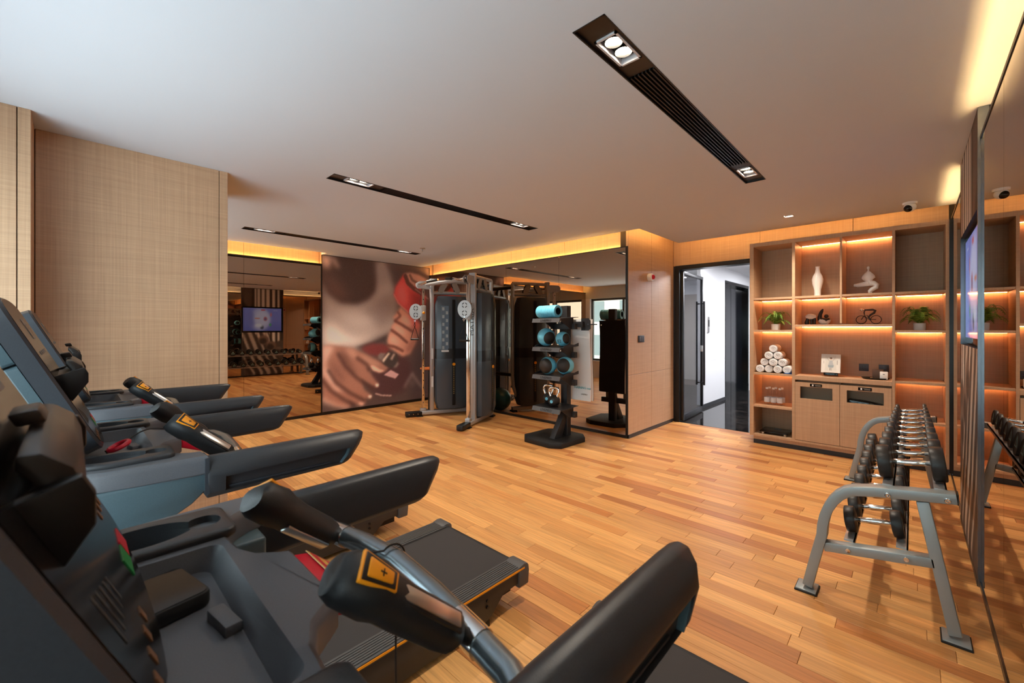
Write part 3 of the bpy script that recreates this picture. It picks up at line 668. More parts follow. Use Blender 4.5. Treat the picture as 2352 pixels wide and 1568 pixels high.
MB().cyl((10.66,3.62,1.02), (10.60,3.62,1.02), .012).cyl((10.61,3.62,1.02), (10.61,3.75,1.02), .01).build('handle', STEEL, dl)
for i, (xx, yy) in enumerate(((7.4, 1.6), (9.6, 1.4), (8.6, 4.4))):  # unseen glowing ceiling panels, added to brighten the corridor and lobby
    t = thing('added_corridor_light', ('added square fill light just outside the glass door, out of view', 'added square fill light before the lift doors, out of view', 'added square fill light in the lift lobby, out of view')[i], 'ceiling light', (xx, yy, 2.6))
    MB().box(-.31, .31, -.31, .31, -.02, 0).build('frame', WHITE, t)
    MB().box(-.29, .29, -.29, .29, -.024, -.019).build('diffuser', mat('added_light_diffuser', (245,245,255), .5, emit=60.0, ecol=(.94,.95,1.0)), t)

# ---- view outside the windows: pale tower facing the gym
bd = thing('tower_block', 'pale office tower seen through the window in the mirror', 'building', (-26, 8, -20))
BW = mat('tower_wall', (214,220,214), .8); BG = mat('tower_glass', (120,142,150), .2)
MB().box(-4, 0, -16, 22, 0, 60).build('wall', BW, bd, smooth=False)
for fz in range(9):
    for k in range(9):
        MB().box(0, .06, -15+k*4.1, -12.6+k*4.1, 12.2+fz*3.3, 14.2+fz*3.3).build('window', BG, bd, smooth=False)

# ================================================================ TREADMILLS
# local frame: x as in the room (0 = camera plane), y from the machine's centre line; base empty at x 0.6
def make_treadmill():
    t = thing('treadmill', 'treadmill', 'treadmill', (.6, 0, 0)); O = (-.6, 0, 0)
    # --- deck
    sp = [(.02,.03),(.02,.18),(1.60,.18),(1.60,.125),(1.44,.115),(1.36,.045),(1.28,.03)]
    for s_ in (-1, 1):
        a, b = sorted((s_*.30, s_*.358))
        MB(O).prism(sp, (0,0,0), (1,0,0), (0,0,1), (0,1,0), a, b).build('side_skirt', mat('dark_brown_panel', (52,46,42), .5), t, bevel=.003)
        a, b = sorted((s_*.262, s_*.365))
        fr = MB(O).box(.05, 1.57, a, b, .178, .200)
        foot = fr.build('foot_rail', mat('foot_rail_plastic', (70,68,68), .55), t, bevel=.003)
        rg = MB(O)
        for k in range(7): yy = s_*(.274+k*.0125); rg.box(.06, 1.565, yy-.0042, yy+.0042, .1995, .2035)
        rg.build('ridges', MATS['foot_rail_plastic'], foot, smooth=False)
        a, b = sorted((s_*.3645, s_*.3675)); MB(O).box(.05, 1.585, a, b, .186, .1945).build('orange_stripe', ORANGE, t)
        cap = [(1.545,.10),(1.545,.203),(1.58,.211),(1.605,.208),(1.618,.195),(1.622,.165),(1.616,.10)]
        a, b = sorted((s_*.266, s_*.3665)); MB(O).prism(cap, (0,0,0), (1,0,0), (0,0,1), (0,1,0), a, b).build('end_cap', mat('cap_grey', (78,76,76), .5), t, bevel=.006)
        for z in (.135, .105): MB(O).cyl((1.335, s_*.357, z), (1.335, s_*.364, z), .008, 10).build('bolt', BLACK, t)
        MB(O).box(1.30, 1.36, min(s_*.31,s_*.35), max(s_*.31,s_*.35), 0, .04).build('foot', BLACKM, t, bevel=.004)
    MB(O).box(.02, 1.59, -.264, .264, .185, .190).build('belt', add_grain(mat('running_belt', (50,46,45), .75), (900,900,900), .12), t)
    MB(O).cyl((1.59,-.264,.165), (1.59,.264,.165), .026, 18).build('roller', BLACKM, t)
    MB(O).box(-.05, 1.55, -.30, .30, .06, .16).build('deck_frame', BLACKM, t)
    hood = [(-.48,.05),(-.50,.14),(-.42,.22),(-.20,.27),(.02,.25),(.10,.205),(.10,.05)]
    MB(O).prism(hood, (0,0,0), (1,0,0), (0,0,1), (0,1,0), -.36, .36).build('motor_hood', NAVYP, t, bevel=.02, seg=3)
    for s_ in (-1, 1): MB(O).box(-.44, -.36, s_*.3-.03, s_*.3+.03, 0, .05).build('foot', BLACKM, t, bevel=.004)
    for s_ in (-1, 1):
        a, b = sorted((s_*.27, s_*.35))
        MB(O).prism([(-.20,.15),(-.04,.95),(.10,.95),(-.02,.15)], (0,0,0), (1,0,0), (0,0,1), (0,1,0), a, b).build('upright', NAVYP, t, bevel=.012, seg=3)
    # --- console base: pods, tongue, tray
    plan = [(-.075,.25),(-.055,.31),(-.01,.352),(.05,.372),(.12,.380),(.262,.385),(.262,.315),(.238,.305),(.212,.285),(.192,.255),(.186,.20),(.190,.150),(.205,.115),(.230,.094),(.245,.080),(.245,-.080)]
    plan += [(a, -b) for a, b in plan[::-1][1:]]
    def inset(pl, d):
        n_ = len(pl); ar_ = sum(pl[i][0]*pl[(i+1) % n_][1]-pl[(i+1) % n_][0]*pl[i][1] for i in range(n_)); sg_ = 1 if ar_ > 0 else -1; out = []
        for i in range(n_):
            a, b = Vector(pl[i-1]), Vector(pl[(i+1) % n_]); t_ = (b-a).normalized(); out.append((pl[i][0]-t_.y*d*sg_, pl[i][1]+t_.x*d*sg_))
        return out
    body = MB(O).loft([[(x_, y_, z_) for x_, y_ in inset(plan, d_)] for d_, z_ in ((.004,1.000),(0,1.004),(0,1.036),(.003,1.044),(.009,1.050))]).build('console_base', TRAYP, t)
    tray = MB(O).loft([[(x_, y_, z_) for x_, y_ in rrect(x0, x1, -w, w, .02)] for x0, x1, w, z_ in ((-.03,.150,.178,1.018), (-.045,.174,.192,1.06))]).build('cutter', BLACK, t)
    cups = []
    for s_ in (-1, 1):
        pass
    cut(body, [tray])
    MB(O).obox((.136,.010,1.0235), (1,.15,0), (-.15,1,0), (0,0,1), .020, .060, .016).build('tray_stop', TRAYP, t, bevel=.003)
    MB(O).prism([(-.06,.90),(-.07,1.00),(.12,1.00),(.06,.90)], (0,0,0), (1,0,0), (0,0,1), (0,1,0), -.30, .30).build('base_underside', NAVYP, t, bevel=.01)
    for s_ in (-1, 1):
        # side pod under the crease, rounded to the front
        out = [(-.02,.335),(.03,.362),(.10,.378),(.258,.388)]; rings = []
        prof = [(-.075,1.003),(-.05,.90),(.10,.895),(.19,.905),(.225,.925),(.258,.955),(.258,1.003)]
        ring = lambda sh, yy: [Vector((x_+sh*(1 if x_ < .02 else 0), s_*yy, z_)) for x_, z_ in prof]
        MB(O).loft([ring(0,.262), ring(0,.315), ring(.035,.350), ring(.075,.372), ring(.10,.380)]).build('side_pod', TEALP, t, bevel=.006, ang=50)
        pad = [(-.02,.225),(-.005,.205),(.185,.205),(.198,.215),(.198,.318),(.185,.332),(.06,.338),(.005,.318),(-.02,.275)]
        cp = MB(O).prism([(a, s_*b) for a, b in pad], (0,0,0), (1,0,0), (0,1,0), (0,0,1), 1.045, 1.062).build('cup_holder', DARKP, t, bevel=.006, seg=3)
        hole = MB(O)
        oval = [(.075+.072*math.cos(k*math.pi/16), s_*.268+.043*math.sin(k*math.pi/16)) for k in range(32)]
        hole.prism(oval, (0,0,0), (1,0,0), (0,1,0), (0,0,1), .96, 1.1); c1 = hole.build('cutter', BLACK, t)
        c2 = MB(O).prism([(.16+.025*math.cos(k*math.pi/10), s_*.268+.026*math.sin(k*math.pi/10)) for k in range(20)], (0,0,0), (1,0,0), (0,1,0), (0,0,1), 1.03, 1.1).build('cutter', BLACK, t)
        cut(cp, [c1, c2])
        c3 = MB(O).prism(oval, (0,0,0), (1,0,0), (0,1,0), (0,0,1), .96, 1.1).build('cutter', BLACK, t); cut(body, [c3])
        lo = [(.075+.058*math.cos(k*math.pi/16), s_*.268+.036*math.sin(k*math.pi/16)) for k in range(32)]
        cu = MB(O); n = 32
        cu.add([(x_, y_, 1.05) for x_, y_ in oval]+[(x_, y_, .965) for x_, y_ in lo], [(i, (i+1) % n, n+(i+1) % n, n+i) for i in range(n)]+[tuple(range(n, 2*n))])
        cu.build('cup_well', DARKP, t)
        # hand rail: outward sloping top, undercut end, recess in the outer face
        def sec(x_, dz=0, k=1.0, zt=1.043): return [Vector((x_, s_*y_, z_)) for y_, z_ in ((.312,.945+dz),(.318,1.010),(.330,zt-.008),(.345,zt),(.362,zt-.002),(.382,zt-.020),(.392,zt-.046),(.388,.945+dz),(.375,.930+dz),(.325,.930+dz))]
        def shear(ring_, k): return [Vector((v.x-(1.035-v.z)*k, v.y, v.z)) for v in ring_]
        r_ = MB(O).loft([sec(.258), sec(.45,.004), shear(sec(.66,.006),.3), shear(sec(.705,.008,zt=1.041),.62), shear([Vector((v.x, s_*.350+(v.y-s_*.350)*.72, .985+(v.z-.985)*.8)) for v in sec(.728)], .7)])
        rail = r_.build('hand_rail', DARKP, t, bevel=.004, ang=40)
        rc = MB(O)
        q = [(.30,.944),(.30,.985),(.665,.992),(.655,.968),(.635,.946)]
        cx1 = MB(O).prism([(a, b) for a, b in q], (0,0,0), (1,0,0), (0,0,1), (0,1,0), min(s_*.374,s_*.42), max(s_*.374,s_*.42)).build('cutter', BLACK, t); cut(rail, [cx1])
        MB(O).box(.31, .60, min(s_*.372,s_*.3785), max(s_*.372,s_*.3785), .951, .955).build('recess_rib', NAVYP, t)
        q2 = [(.635,.946),(.655,.968),(.665,.992),(.661,.992),(.651,.969),(.631,.946)]
        MB(O).prism(q2, (0,0,0), (1,0,0), (0,0,1), (0,1,0), min(s_*.374,s_*.386), max(s_*.374,s_*.386)).build('recess_edge', TEALP, t)
        MB(O).prism([(.252,.945),(.252,1.043),(.262,1.046),(.262,.945)], (0,0,0), (1,0,0), (0,0,1), (0,1,0), min(s_*.318,s_*.389), max(s_*.318,s_*.389)).build('rail_collar', NAVYP, t)
        # grip rising from the cross bar
        e0 = Vector((.356, s_*.193, .990)); e1 = Vector((.205, s_*.155, 1.122)); dv = (e1-e0); Lg = dv.length; dn = dv.normalized()
        side = dn.cross(Vector((0,1,0))).normalized(); up = side if side.z > 0 else -side; ow = Vector((0,s_,0)); ow = (ow-dn*ow.dot(dn)).normalized(); up = (up*.70+ow*.71).normalized(); lat = up.cross(dn)
        def gring(f, w, hh, sh=0.0): return [e0+dv*f+lat*(w*math.copysign(abs(math.cos(k*math.pi/8))**.75, math.cos(k*math.pi/8)))+up*(hh*math.copysign(abs(math.sin(k*math.pi/8))**.75, math.sin(k*math.pi/8))+sh) for k in range(16)]
        MB(O).loft([gring(.02,.017,.017), gring(.05,.022,.023), gring(.15,.024,.026), gring(.5,.025,.027), gring(.64,.026,.028,.003), gring(.74,.031,.031,.004), gring(.93,.029,.028,.002), gring(1.0,.022,.020,-.002)]).build('grip', GRIPR, t, ang=60)
        pc = e0+dv*.36+up*.0245
        MB(O).obox(pc, dn, lat, up, .105, .020, .008).build('pulse_sensor', STEEL, t, bevel=.003)
        MB(O).obox(pc-up*.0015, dn, lat, up, .114, .028, .0075).build('sensor_surround', BLACK, t, bevel=.003)
        MB(O).obox(e0+dv*.36-up*.0245, dn, lat, up, .105, .020, .008).build('pulse_sensor', STEEL, t, bevel=.003)
        tc = e0+dv*.82+up*.0325
        tg = [(-.025,-.009),(.018,-.015),(.018,.015),(-.025,.009)]
        MB(O).prism([(a*1.25, b*1.3) for a, b in tg], tc, dn, lat, up, -.004, .0015).build('toggle_frame', ORANGE, t, bevel=.001)
        MB(O).prism([(a*1.12, b*1.12) for a, b in tg], tc, dn, lat, up, -.003, .0030).build('toggle_base', BLACK, t, bevel=.001)
        MB(O).prism([(a*.85-.001, b*.78) for a, b in tg], tc, dn, lat, up, 0, .0052).build('toggle', ORANGE, t, bevel=.0015)
        kt = MB(O).obox(tc+up*.0055-dn*.006, dn, lat, up, .009, .0016, .0006)
        if s_ < 0: kt.obox(tc+up*.0055-dn*.006, dn, lat, up, .0016, .009, .0006)
        kt.build('toggle_mark', BLACK, t)
    # cross bar
    bar = [Vector((.345,-.325,.985)), Vector((.362,-.285,.985)), Vector((.372,-.21,.988))]
    bar = bar + [Vector((.378+.004*(yy == 0), yy, .998+.006*(yy == 0))) for yy in (-.11,0,.11)] + [Vector((v.x, -v.y, v.z)) for v in bar[::-1]]
    MB(O).tube(bar, .0185, 16).build('cross_bar', mat('bar_metal', (132,142,148), .26, .85), t)
    for s_ in (-1, 1): MB(O).cyl((.370, s_*.225,.987), (.374, s_*.170,.991), .0205, 16).build('bar_sleeve', CHROME, t)
    # stop key on the tongue
    MB(O).prism([(.235,1.018),(.235,1.046),(.262,1.040),(.300,1.006),(.300,.992)], (0,0,0), (1,0,0), (0,0,1), (0,1,0), -.074, .074).build('stop_button', RED, t, bevel=.004)
    sl = Vector((.038,0,-.034)).normalized(); su = Vector((.034,0,.038)).normalized()
    MB(O).obox(Vector((.281,0,1.0243)), sl, (0,1,0), su, .055, .150, .0012).build('stop_edge', mat('stop_yellow', (226,176,84), .4), t)
    MB(O).obox(Vector((.2795,0,1.0262)), sl, (0,1,0), su, .040, .136, .002).build('stop_face', RED, t)
    hd = MB(O); hc = Vector((.279,.035,1.0278))
    hd.obox(hc, sl, (0,1,0), su, .016, .020, .0008)
    for k in range(4): hd.obox(hc+Vector((0,1,0))*.018+sl*(-.006+.004*k), sl, (0,1,0), su, .0027, .020-.003*abs(k-1.5), .0008)
    hd.obox(hc+sl*.010-Vector((0,1,0))*.003, sl, (0,1,0), su, .010, .005, .0008)
    hd.build('hand_symbol', MATS['stop_yellow'], t)
    # --- console head
    nrm = Vector((.908,0,.418)); uu = Vector((-.418,0,.908)); P0 = Vector((.055,0,1.09)); HW = .232; HH = .425
    def outline(k=0.0, r=.055):
        pts = rrect(-HW+k, HW-k, k, HH-k, r, 6); return [(a, b-.018*(1-(a/HW)**2) if b < .1 else b+.012*(1-(a/HW)**2)) for a, b in pts]
    Y = Vector((0,1,0))
    dense = []
    ol = outline()
    def lerp_edge(ol):
        out = []
        for i, p_ in enumerate(ol):
            q_ = ol[(i+1) % len(ol)]; out.append(p_); L_ = math.hypot(q_[0]-p_[0], q_[1]-p_[1])
            if L_ > .1:
                for k in range(1, 8):
                    f = k/8; a = p_[0]*(1-f)+q_[0]*f; b = p_[1]*(1-f)+q_[1]*f
                    if abs(q_[1]-p_[1]) < .02: b = b-.018*(1-(a/HW)**2) if b < .1 else b+.012*(1-(a/HW)**2)
                    out.append((a, b))
        return out
    ol = lerp_edge(rrect(-HW, HW, 0, HH, .055, 6)); ol = [(a, (b-.018*(1-(a/HW)**2)) if b < .002 else b) for a, b in ol]
    inner = [(a*.965, .212+(b-.212)*.97) for a, b in ol]
    ring = lambda pts, w: [P0+Y*a+uu*b+nrm*w for a, b in pts]
    MB(O).loft([ring(ol,-.040), ring(ol,-.006), ring(inner,.0)]).build('console_bezel', NAVYP, t, ang=25)
    MB(O).loft([ring([(a*.96, .212+(b-.212)*.965) for a, b in ol],-.002), ring([(a*.955, .212+(b-.212)*.96) for a, b in ol],.0012)]).build('screen', SCRG, t)
    for z0, z1, nm in ((.0,.262,'lower_shell'), (.266,HH,'upper_shell')):
        sh = [(max(-HW+.004,min(HW-.004,a)), min(max(b, z0), z1)) for a, b in ol]
        shp = [(a, b) for a, b in rrect(-HW+.004, HW-.004, z0+(.01 if z0 == 0 else 0), z1-(.012 if z1 == HH else 0), .012, 3)]
        k1 = [(a*.955, .21+(b-.21)*.985) for a, b in shp]; k2 = [(a*.80, .21+(b-.21)*.95) for a, b in shp]
        MB(O).loft([ring(shp,-.042), ring(shp,-.062), ring(k1,-.082), ring(k2,-.125)]).build(nm, TEALP, t, ang=20)
    MB(O).beam(P0+uu*.10-nrm*.11, Vector((-.03,0,.98)), .22, .06, up=(1,0,0)).build('console_neck', NAVYP, t, bevel=.01)
    # printed symbols and keys on the screen face
    def key(v, u_, w, h_, m, nm='key', th=.0022): return MB(O).obox(P0+Y*v+uu*u_+nrm*.0013, Y, uu, nrm, w, h_, th).build(nm, m, t)
    key(.145,.022,.055,.024,RED); key(.085,.020,.055,.024,GREEN)
    for k in range(5): key(-.17+.022*k, .085-.004*k, .006, .05-.006*k, mat('dim_print', (62,58,56), .4), 'profile_mark', .0008)
    for v in (-.17,-.13,-.09,-.05): key(v, .012, .014, .014, mat('amber_print', (120,80,50), .5), 'symbol', .0018)
    for v in (.13,.165,.195): key(v, .075, .012, .012, MATS['amber_print'], 'symbol', .0018)
    key(.03,.34,.09,.06,GREYPR,'display_frame',.0018); key(.03,.335,.06,.035,SCRG,'display',.0024)
    for k in range(4): key(-.1+.07*k, .27-.0*k, .05, .010, GREYPR, 'legend_line', .0018)
    lp = [(0,.128),(.052,.165),(.066,.182),(.068,.205),(.058,.226),(.046,.232),(.040,.222),(.044,.205),(.020,.196),(0,.205)]
    MB(O).prism(lp, P0, nrm, uu, Y, -.155, .155).build('book_rest', mat('rest_plastic', (44,40,38), .35), t, bevel=.004)
    for s_ in (-1, 1): MB(O).prism([(0,.120),(.060,.160),(.070,.182),(.070,.200),(0,.206)], P0, nrm, uu, Y, s_*.163-.008, s_*.163+.008).build('rest_end', BLACK, t, bevel=.003)
    MB(O).prism([(.040,.236),(.06,.23),(.06,.245),(.04,.25)], P0, nrm, uu, Y, -.03, .03).build('rest_tab', MATS['rest_plastic'], t, bevel=.003)
    return t
TC = (.633, 1.789, 2.91)
tm = make_treadmill(); tm.location = (.6, TC[0], 0); tm['group'] = 'treadmills by the window'
tm['label'] = 'nearest treadmill, its console and tray filling the lower left corner'
t2 = dup(tm, (.6, TC[1], 0), None, 'middle treadmill of the three, red safety clip in its tray')
t3 = dup(tm, (.6, TC[2], 0), None, 'farthest treadmill, beside the wood-clad column')
# belt lettering differs from machine to machine
def belt_text(t, y, x, body='MATRIX'):
    text('belt_lettering', body, .052, PRINTW, t, (x-.6, y, .1906), (-1,0,0), (0,-1,0), (0,0,1), .0006, sx=1.2)
    for s_ in (-1, 1): MB((-.6,0,0)).box(x-.17, x+.17, y+s_*.03-.002, y+s_*.03+.002, .1902, .1908).build('belt_line', PRINTW, t)
for tt, k in ((tm,-.032), (t2,-.012), (t3,-.012)):
    for ch in tt.children:
        if ch.name.split('.')[0] in ('book_rest','rest_end','rest_tab'): ch.location = Vector((.908,0,.418))*k
belt_text(t3, -.225, .82); belt_text(t2, .175, .80); belt_text(tm, .2, 1.2)
key = lambda t, v, u_: None
st = MB((-.6,0,0)).box(-.055, -.012, -.2335, -.2325, 1.135, 1.165).build('sticker', PRINTW, t2)

# phone-like device on the near tray
dv = thing('charging_dock', 'square black glass-topped device lying in the nearest treadmill tray', 'device', (.082, TC[0]+.112, 1.0192), .2)
MB().prism(rrect(-.044, .044, -.052, .052, .012, 4), (0,0,0), (1,0,0), (0,1,0), (0,0,1), 0, .020).build('case', BLACKM, dv, bevel=.003)
MB().prism(rrect(-.041, .041, -.049, .049, .010, 4), (0,0,0), (1,0,0), (0,1,0), (0,0,1), .020, .0212).build('glass', GLOSSK, dv)
# red safety clip with cord on the middle tray
sk = thing('safety_clip', 'red plastic safety clip with black cord on the middle treadmill', 'clip', (.10, TC[1]-.03, 1.020))
MB().tube([(.022*math.cos(a), .030*math.sin(a), .022+.010*math.cos(a)) for a in [k*math.pi/8 for k in range(16)]], .007, 8, closed=True).build('clip_body', RED, sk)
MB().tube([(-.026,-.02,.006),(-.03,0,.012),(-.02,.022,.008),(.0,.03,.006)], .0022, 8).build('spring_wire', CHROME, sk)
MB().tube(bez((.02,.02,.03), (.08,.06,.075), (.10,.03,.05), (.20,.02,.02))+bez((.20,.02,.02), (.26,.0,-.03), (.25,-.06,-.10), (.20,-.02,-.075)), .002, 6).build('cord', BLACK, sk)
so = tag(MB().tube([Vector((.335,.675,1.012)), Vector((.350,.668,1.019))]+[Vector((.382+.0232*math.cos(math.radians(a)), .652-.0003*(130-a)/10, 1.004+.0232*math.sin(math.radians(a)))) for a in range(130, -81, -15)]+[Vector((.386,.645,.98-.13*k)) for k in range(1, 6)], .0018, 6).build('lanyard', BLACK), 'thin black cord looped on the nearest treadmill cross bar, hanging down', 'cord')
move_to(so, (.382,.645,.33))

# ================================================================ DUMBBELL RACK
RX0, RX1 = 2.74, 5.00
rk = thing('dumbbell_rack', 'silver two-tier dumbbell rack along the right wall mirror', 'dumbbell rack', (3.87, .13, 0)); O = (-3.87, -.13, 0)
def sq_path(pts, w, hgt, x, m, name):
    """square tube following (y,z) points in the plane x"""
    rings = []; n = len(pts)
    for i, (y, z) in enumerate(pts):
        a = pts[min(i+1, n-1)]; b = pts[max(i-1, 0)]; t_ = Vector((a[0]-b[0], a[1]-b[1])).normalized(); nv = Vector((-t_.y, t_.x))
        rings.append([Vector((x+sx_*w/2, y+nv.x*sn*hgt/2, z+nv.y*sn*hgt/2)) for sx_, sn in ((-1,-1),(1,-1),(1,1),(-1,1))])
    return MB(O).loft(rings).build(name, m, rk, bevel=.004)
front = [(.405,.03),(.372,.19),(.343,.32)] + [(.343-.16*(1-math.cos(a))*1.02-.0, .32+.27*math.sin(a)) for a in [k*math.pi/16 for k in range(1, 8)]] + [(.13,.603),(.0,.622),(-.145,.642)]
for x in (RX0, RX1):
    sq_path(front, .075, .045, x, GREYP, 'end_frame')
    sq_path([(-.035,.600),(-.140,.03)], .06, .045, x, GREYP, 'rear_leg')
    sq_path([(.335,.262),(-.075,.330)], .06, .045, x, GREYP, 'cross_tube')
    for (y, lab) in ((.410, 0), (-.143, 0)):
        MB(O).box(x-.055, x+.055, y-.045, y+.045, .006, .016).build('foot_plate', GREYP, rk, bevel=.002)
        MB(O).box(x-.060, x+.060, y-.050, y+.050, .0, .010).build('rubber_foot', BLACKM, rk, bevel=.003)
    sd = -1 if x == RX0 else 1
    for y, z in ((.085,.602), (-.115,.632)): MB(O).lathe([(0,0),(.013,0),(.011,.006),(.006,.007),(0,.005)], (x+sd*.0375, y, z), 14, (sd,0,0)).build('bolt', CHROME, rk)
    for y, z in ((.235,.279), (.02,.315)): MB(O).lathe([(0,0),(.012,0),(.010,.006),(0,.005)], (x+sd*.03, y, z), 14, (sd,0,0)).build('bolt', CHROME, rk)
    MB(O).box(x-.034, x+.034, -.150, -.146, .618, .664).build('tube_cap', BLACKM, rk)
tiers = {'top': ((.085,.640), (-.095,.664)), 'low': ((.235,.315), (.035,.348))}
for nm, rails in tiers.items():
    for (y, z) in rails:
        MB(O).box(RX0+.03, RX1-.03, y-.022, y+.022, z-.012, z-.004).box(RX0+.03, RX1-.03, y-.022, y-.016, z-.030, z-.004).build('shelf_rail', SILVER, rk)
ordn = ['nearest', 'second', 'third', 'fourth', 'fifth', 'sixth', 'seventh', 'eighth', 'ninth', 'farthest']
def dumbbell(r, hl, loc, tilt, label, grp):
    """r head radius, hl head length; handle along y"""
    t = thing('dumbbell', label, 'dumbbell', loc, group=grp); t.rotation_euler = (tilt, 0, 0)
    hh = .070
    MB().lathe([(.0125,-hh-.01),(.0125,-hh+.01),(.0145,-hh+.016),(.0155,-.02),(.016,0),(.0155,.02),(.0145,hh-.016),(.0125,hh-.01),(.0125,hh+.01)], (0,0,r), 16, (0,1,0)).build('handle', CHROME, t)
    for s_ in (-1, 1):
        MB().lathe([(0,hh),(r*.72,hh),(r*.96,hh+.003),(r,hh+.009),(r,hh+hl-.008),(r*.96,hh+hl-.002),(r*.86,hh+hl),(r*.80,hh+hl-.003),(0,hh+hl-.003)], (0,0,r), 22, (0,s_,0)).build('head', RUBBER, t, ang=40)
        q = r*.62
        MB().prism([(0,q),(-q*.86,-q*.5),(q*.86,-q*.5)], (0,s_*(hh+hl-.003),r), (1,0,0), (0,0,1), (0,s_,0), 0, .0012).build('badge', mat('teal_badge', (130,176,180), .5), t)
        MB().prism([(0,q*.5),(-q*.43,-q*.25),(q*.43,-q*.25)], (0,s_*(hh+hl-.0025),r), (1,0,0), (0,0,1), (0,s_,0), 0, .0016).build('badge_centre', BLACK, t)
    return t
for i in range(10):
    x = 2.885+i*.2225; f = 1-i/9
    nth = ordn[i] if i in (0, 9) else ordn[i]+' from the near end'
    r = .058+.024*f; hl = .026+.028*f
    s0 = (.664-.640)/(-.095-.085); tl = math.atan(s0)
    yc = -.005; zc = .640+(yc-.085)*s0
    dumbbell(r, hl, (x, yc, zc+.0008), tl, 'black rubber dumbbell with chrome handle on the upper tier, %s' % nth, 'dumbbells on the upper tier')
    r = .066+.014*(1-f); hl = .046+.014*(1-f)
    s1 = (.348-.315)/(.035-.235); tl = math.atan(s1); yc = .135; zc = .315+(yc-.235)*s1
    dumbbell(r, hl, (x, yc, zc+.0008), tl, 'black rubber dumbbell with chrome handle on the lower tier, %s' % nth, 'dumbbells on the lower tier')

# ================================================================ SHELF UNIT
FX, BX = 5.77, 6.17; SY0, SY1 = -.265, 1.45; SZ0, SZ1 = .095, 2.445
su = thing('shelf_unit', 'tall wood shelf unit with lit open compartments and two bin doors', 'shelf unit', (5.97, .59, 0)); O = (-5.97, -.59, 0)
def brd(name, m, *b): return MB(O).box(*b).build(name, m, su, bevel=.0012, seg=1)
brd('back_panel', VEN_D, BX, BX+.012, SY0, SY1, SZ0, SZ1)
brd('side_panel', VEN, FX, BX, 1.407, SY1, SZ0, SZ1); brd('side_panel', VEN, FX, BX, SY0, -.232, SZ0, SZ1)
brd('top_panel', VEN, FX, BX, -.232, 1.407, SZ1-.045, SZ1); brd('bottom_panel', VEN, FX, BX, -.232, 1.407, SZ0, SZ0+.025)
brd('divider', VEN, FX, BX, .98, 1.010, SZ0+.025, SZ1-.045); brd('divider', VEN, FX, BX, .125, .148, SZ0+.025, SZ1-.045)
brd('divider', VEN, FX, BX, .551, .570, 1.46, SZ1-.045)
def shelf(y0, y1, z, th=.024): return brd('shelf_board', VEN, FX+.002, BX, y0, y1, z-th, z)
shelf(1.010, 1.407, 1.775); shelf(1.010, 1.407, 1.386); shelf(1.010, 1.407, .868); shelf(1.010, 1.407, .474)
shelf(.148, .98, 1.775); shelf(.148, .98, 1.448)
shelf(-.232, .125, 1.775); shelf(-.232, .125, 1.386); shelf(-.232, .125, .872); shelf(-.232, .125, .484)
brd('worktop', VEN, FX, BX, .148, .98, .815, .862)
brd('plinth', VEN, FX+.035, BX, SY0+.005, 1.415, .05, SZ0); brd('kick_board', SKIRT, FX+.032, BX, SY0+.005, 1.415, 0, .05)
def strip(y0, y1, z): MB(O).box(BX-.027, BX-.022, y0+.01, y1-.01, z-.003, z).build('led_strip', LEDO, su)
for y0, y1, z in ((.57,.98,SZ1-.045),(.148,.551,SZ1-.045),(1.01,1.407,1.751),(.57,.98,1.751),(.148,.551,1.751),(-.232,.125,1.751),(1.01,1.407,1.362),(.148,.98,1.424),(-.232,.125,1.362),(1.01,1.407,.844),(-.232,.125,.848),(-.232,.125,.46)): strip(y0, y1, z)
INT = mat('bin_interior', (140,126,108), .7)
for (y0, y1, h0, h1, zb, zt, word) in ((.572,.978,.634,.93,.606,.741,'RECYCLE'), (.150,.568,.211,.51,.606,.738,'LITTER')):
    d = MB(O)
    for b in ((y0,h0,.125,.79), (h1,y1,.125,.79), (h0,h1,.125,zb), (h0,h1,zt,.79)): d.box(FX-.002, FX+.018, b[0], b[1], b[2], b[3])
    d = d.build('bin_door', VEN, su, smooth=False)
    pl = MB(O).box(FX-.0055, FX-.002, (h0+h1)/2-.055, (h0+h1)/2+.055, .748, .780).build('sign_plate', GLOSSK, d)
    MB(O).box(FX-.006, FX-.0054, (h0+h1)/2+.022, (h0+h1)/2+.036, .755, .773).build('sign_symbol', PRINTW, d)
    for i, (w, z) in enumerate(((.06,.768),(.05,.758))): MB(O).box(FX-.006, FX-.0054, (h0+h1)/2-.045, (h0+h1)/2-.045+w, z-.003, z+.003).build('sign_line', GREYPR, d)
brd('bin_compartment', INT, FX+.12, FX+.125, .15, .978, .125, .80); brd('inner_divider', INT, FX+.02, FX+.12, .565, .573, .125, .80)
bg = tag(MB().loft([[(FX+.03+.08*a, .22+.28*b_, .606+hh) for a, b_ in ((0,0),(0,.5),(0,1),(1,1),(1,.5),(1,0))] for hh in (-.10,)]+[[(FX+.03+.08*a, .22+.28*b_, .612+k) for a, b_, k in ((0,0,-.006),(0,.5,.014),(0,1,.028),(1,1,.03),(1,.5,.02),(1,0,.0))]]).build('bin_liner', GLOSSK, None, bevel=.008), 'black plastic bin liner inside the right bin opening', 'bin bag')
move_to(bg, (FX+.07,.36,.506))

# ---- things on the shelves
def lathe_thing(name, label, cat, prof, m, loc, n=28, **k): 
    o = MB().lathe(prof, n=n, **k).build(name, m, ang=50); o.location = loc; return tag(o, label, cat)
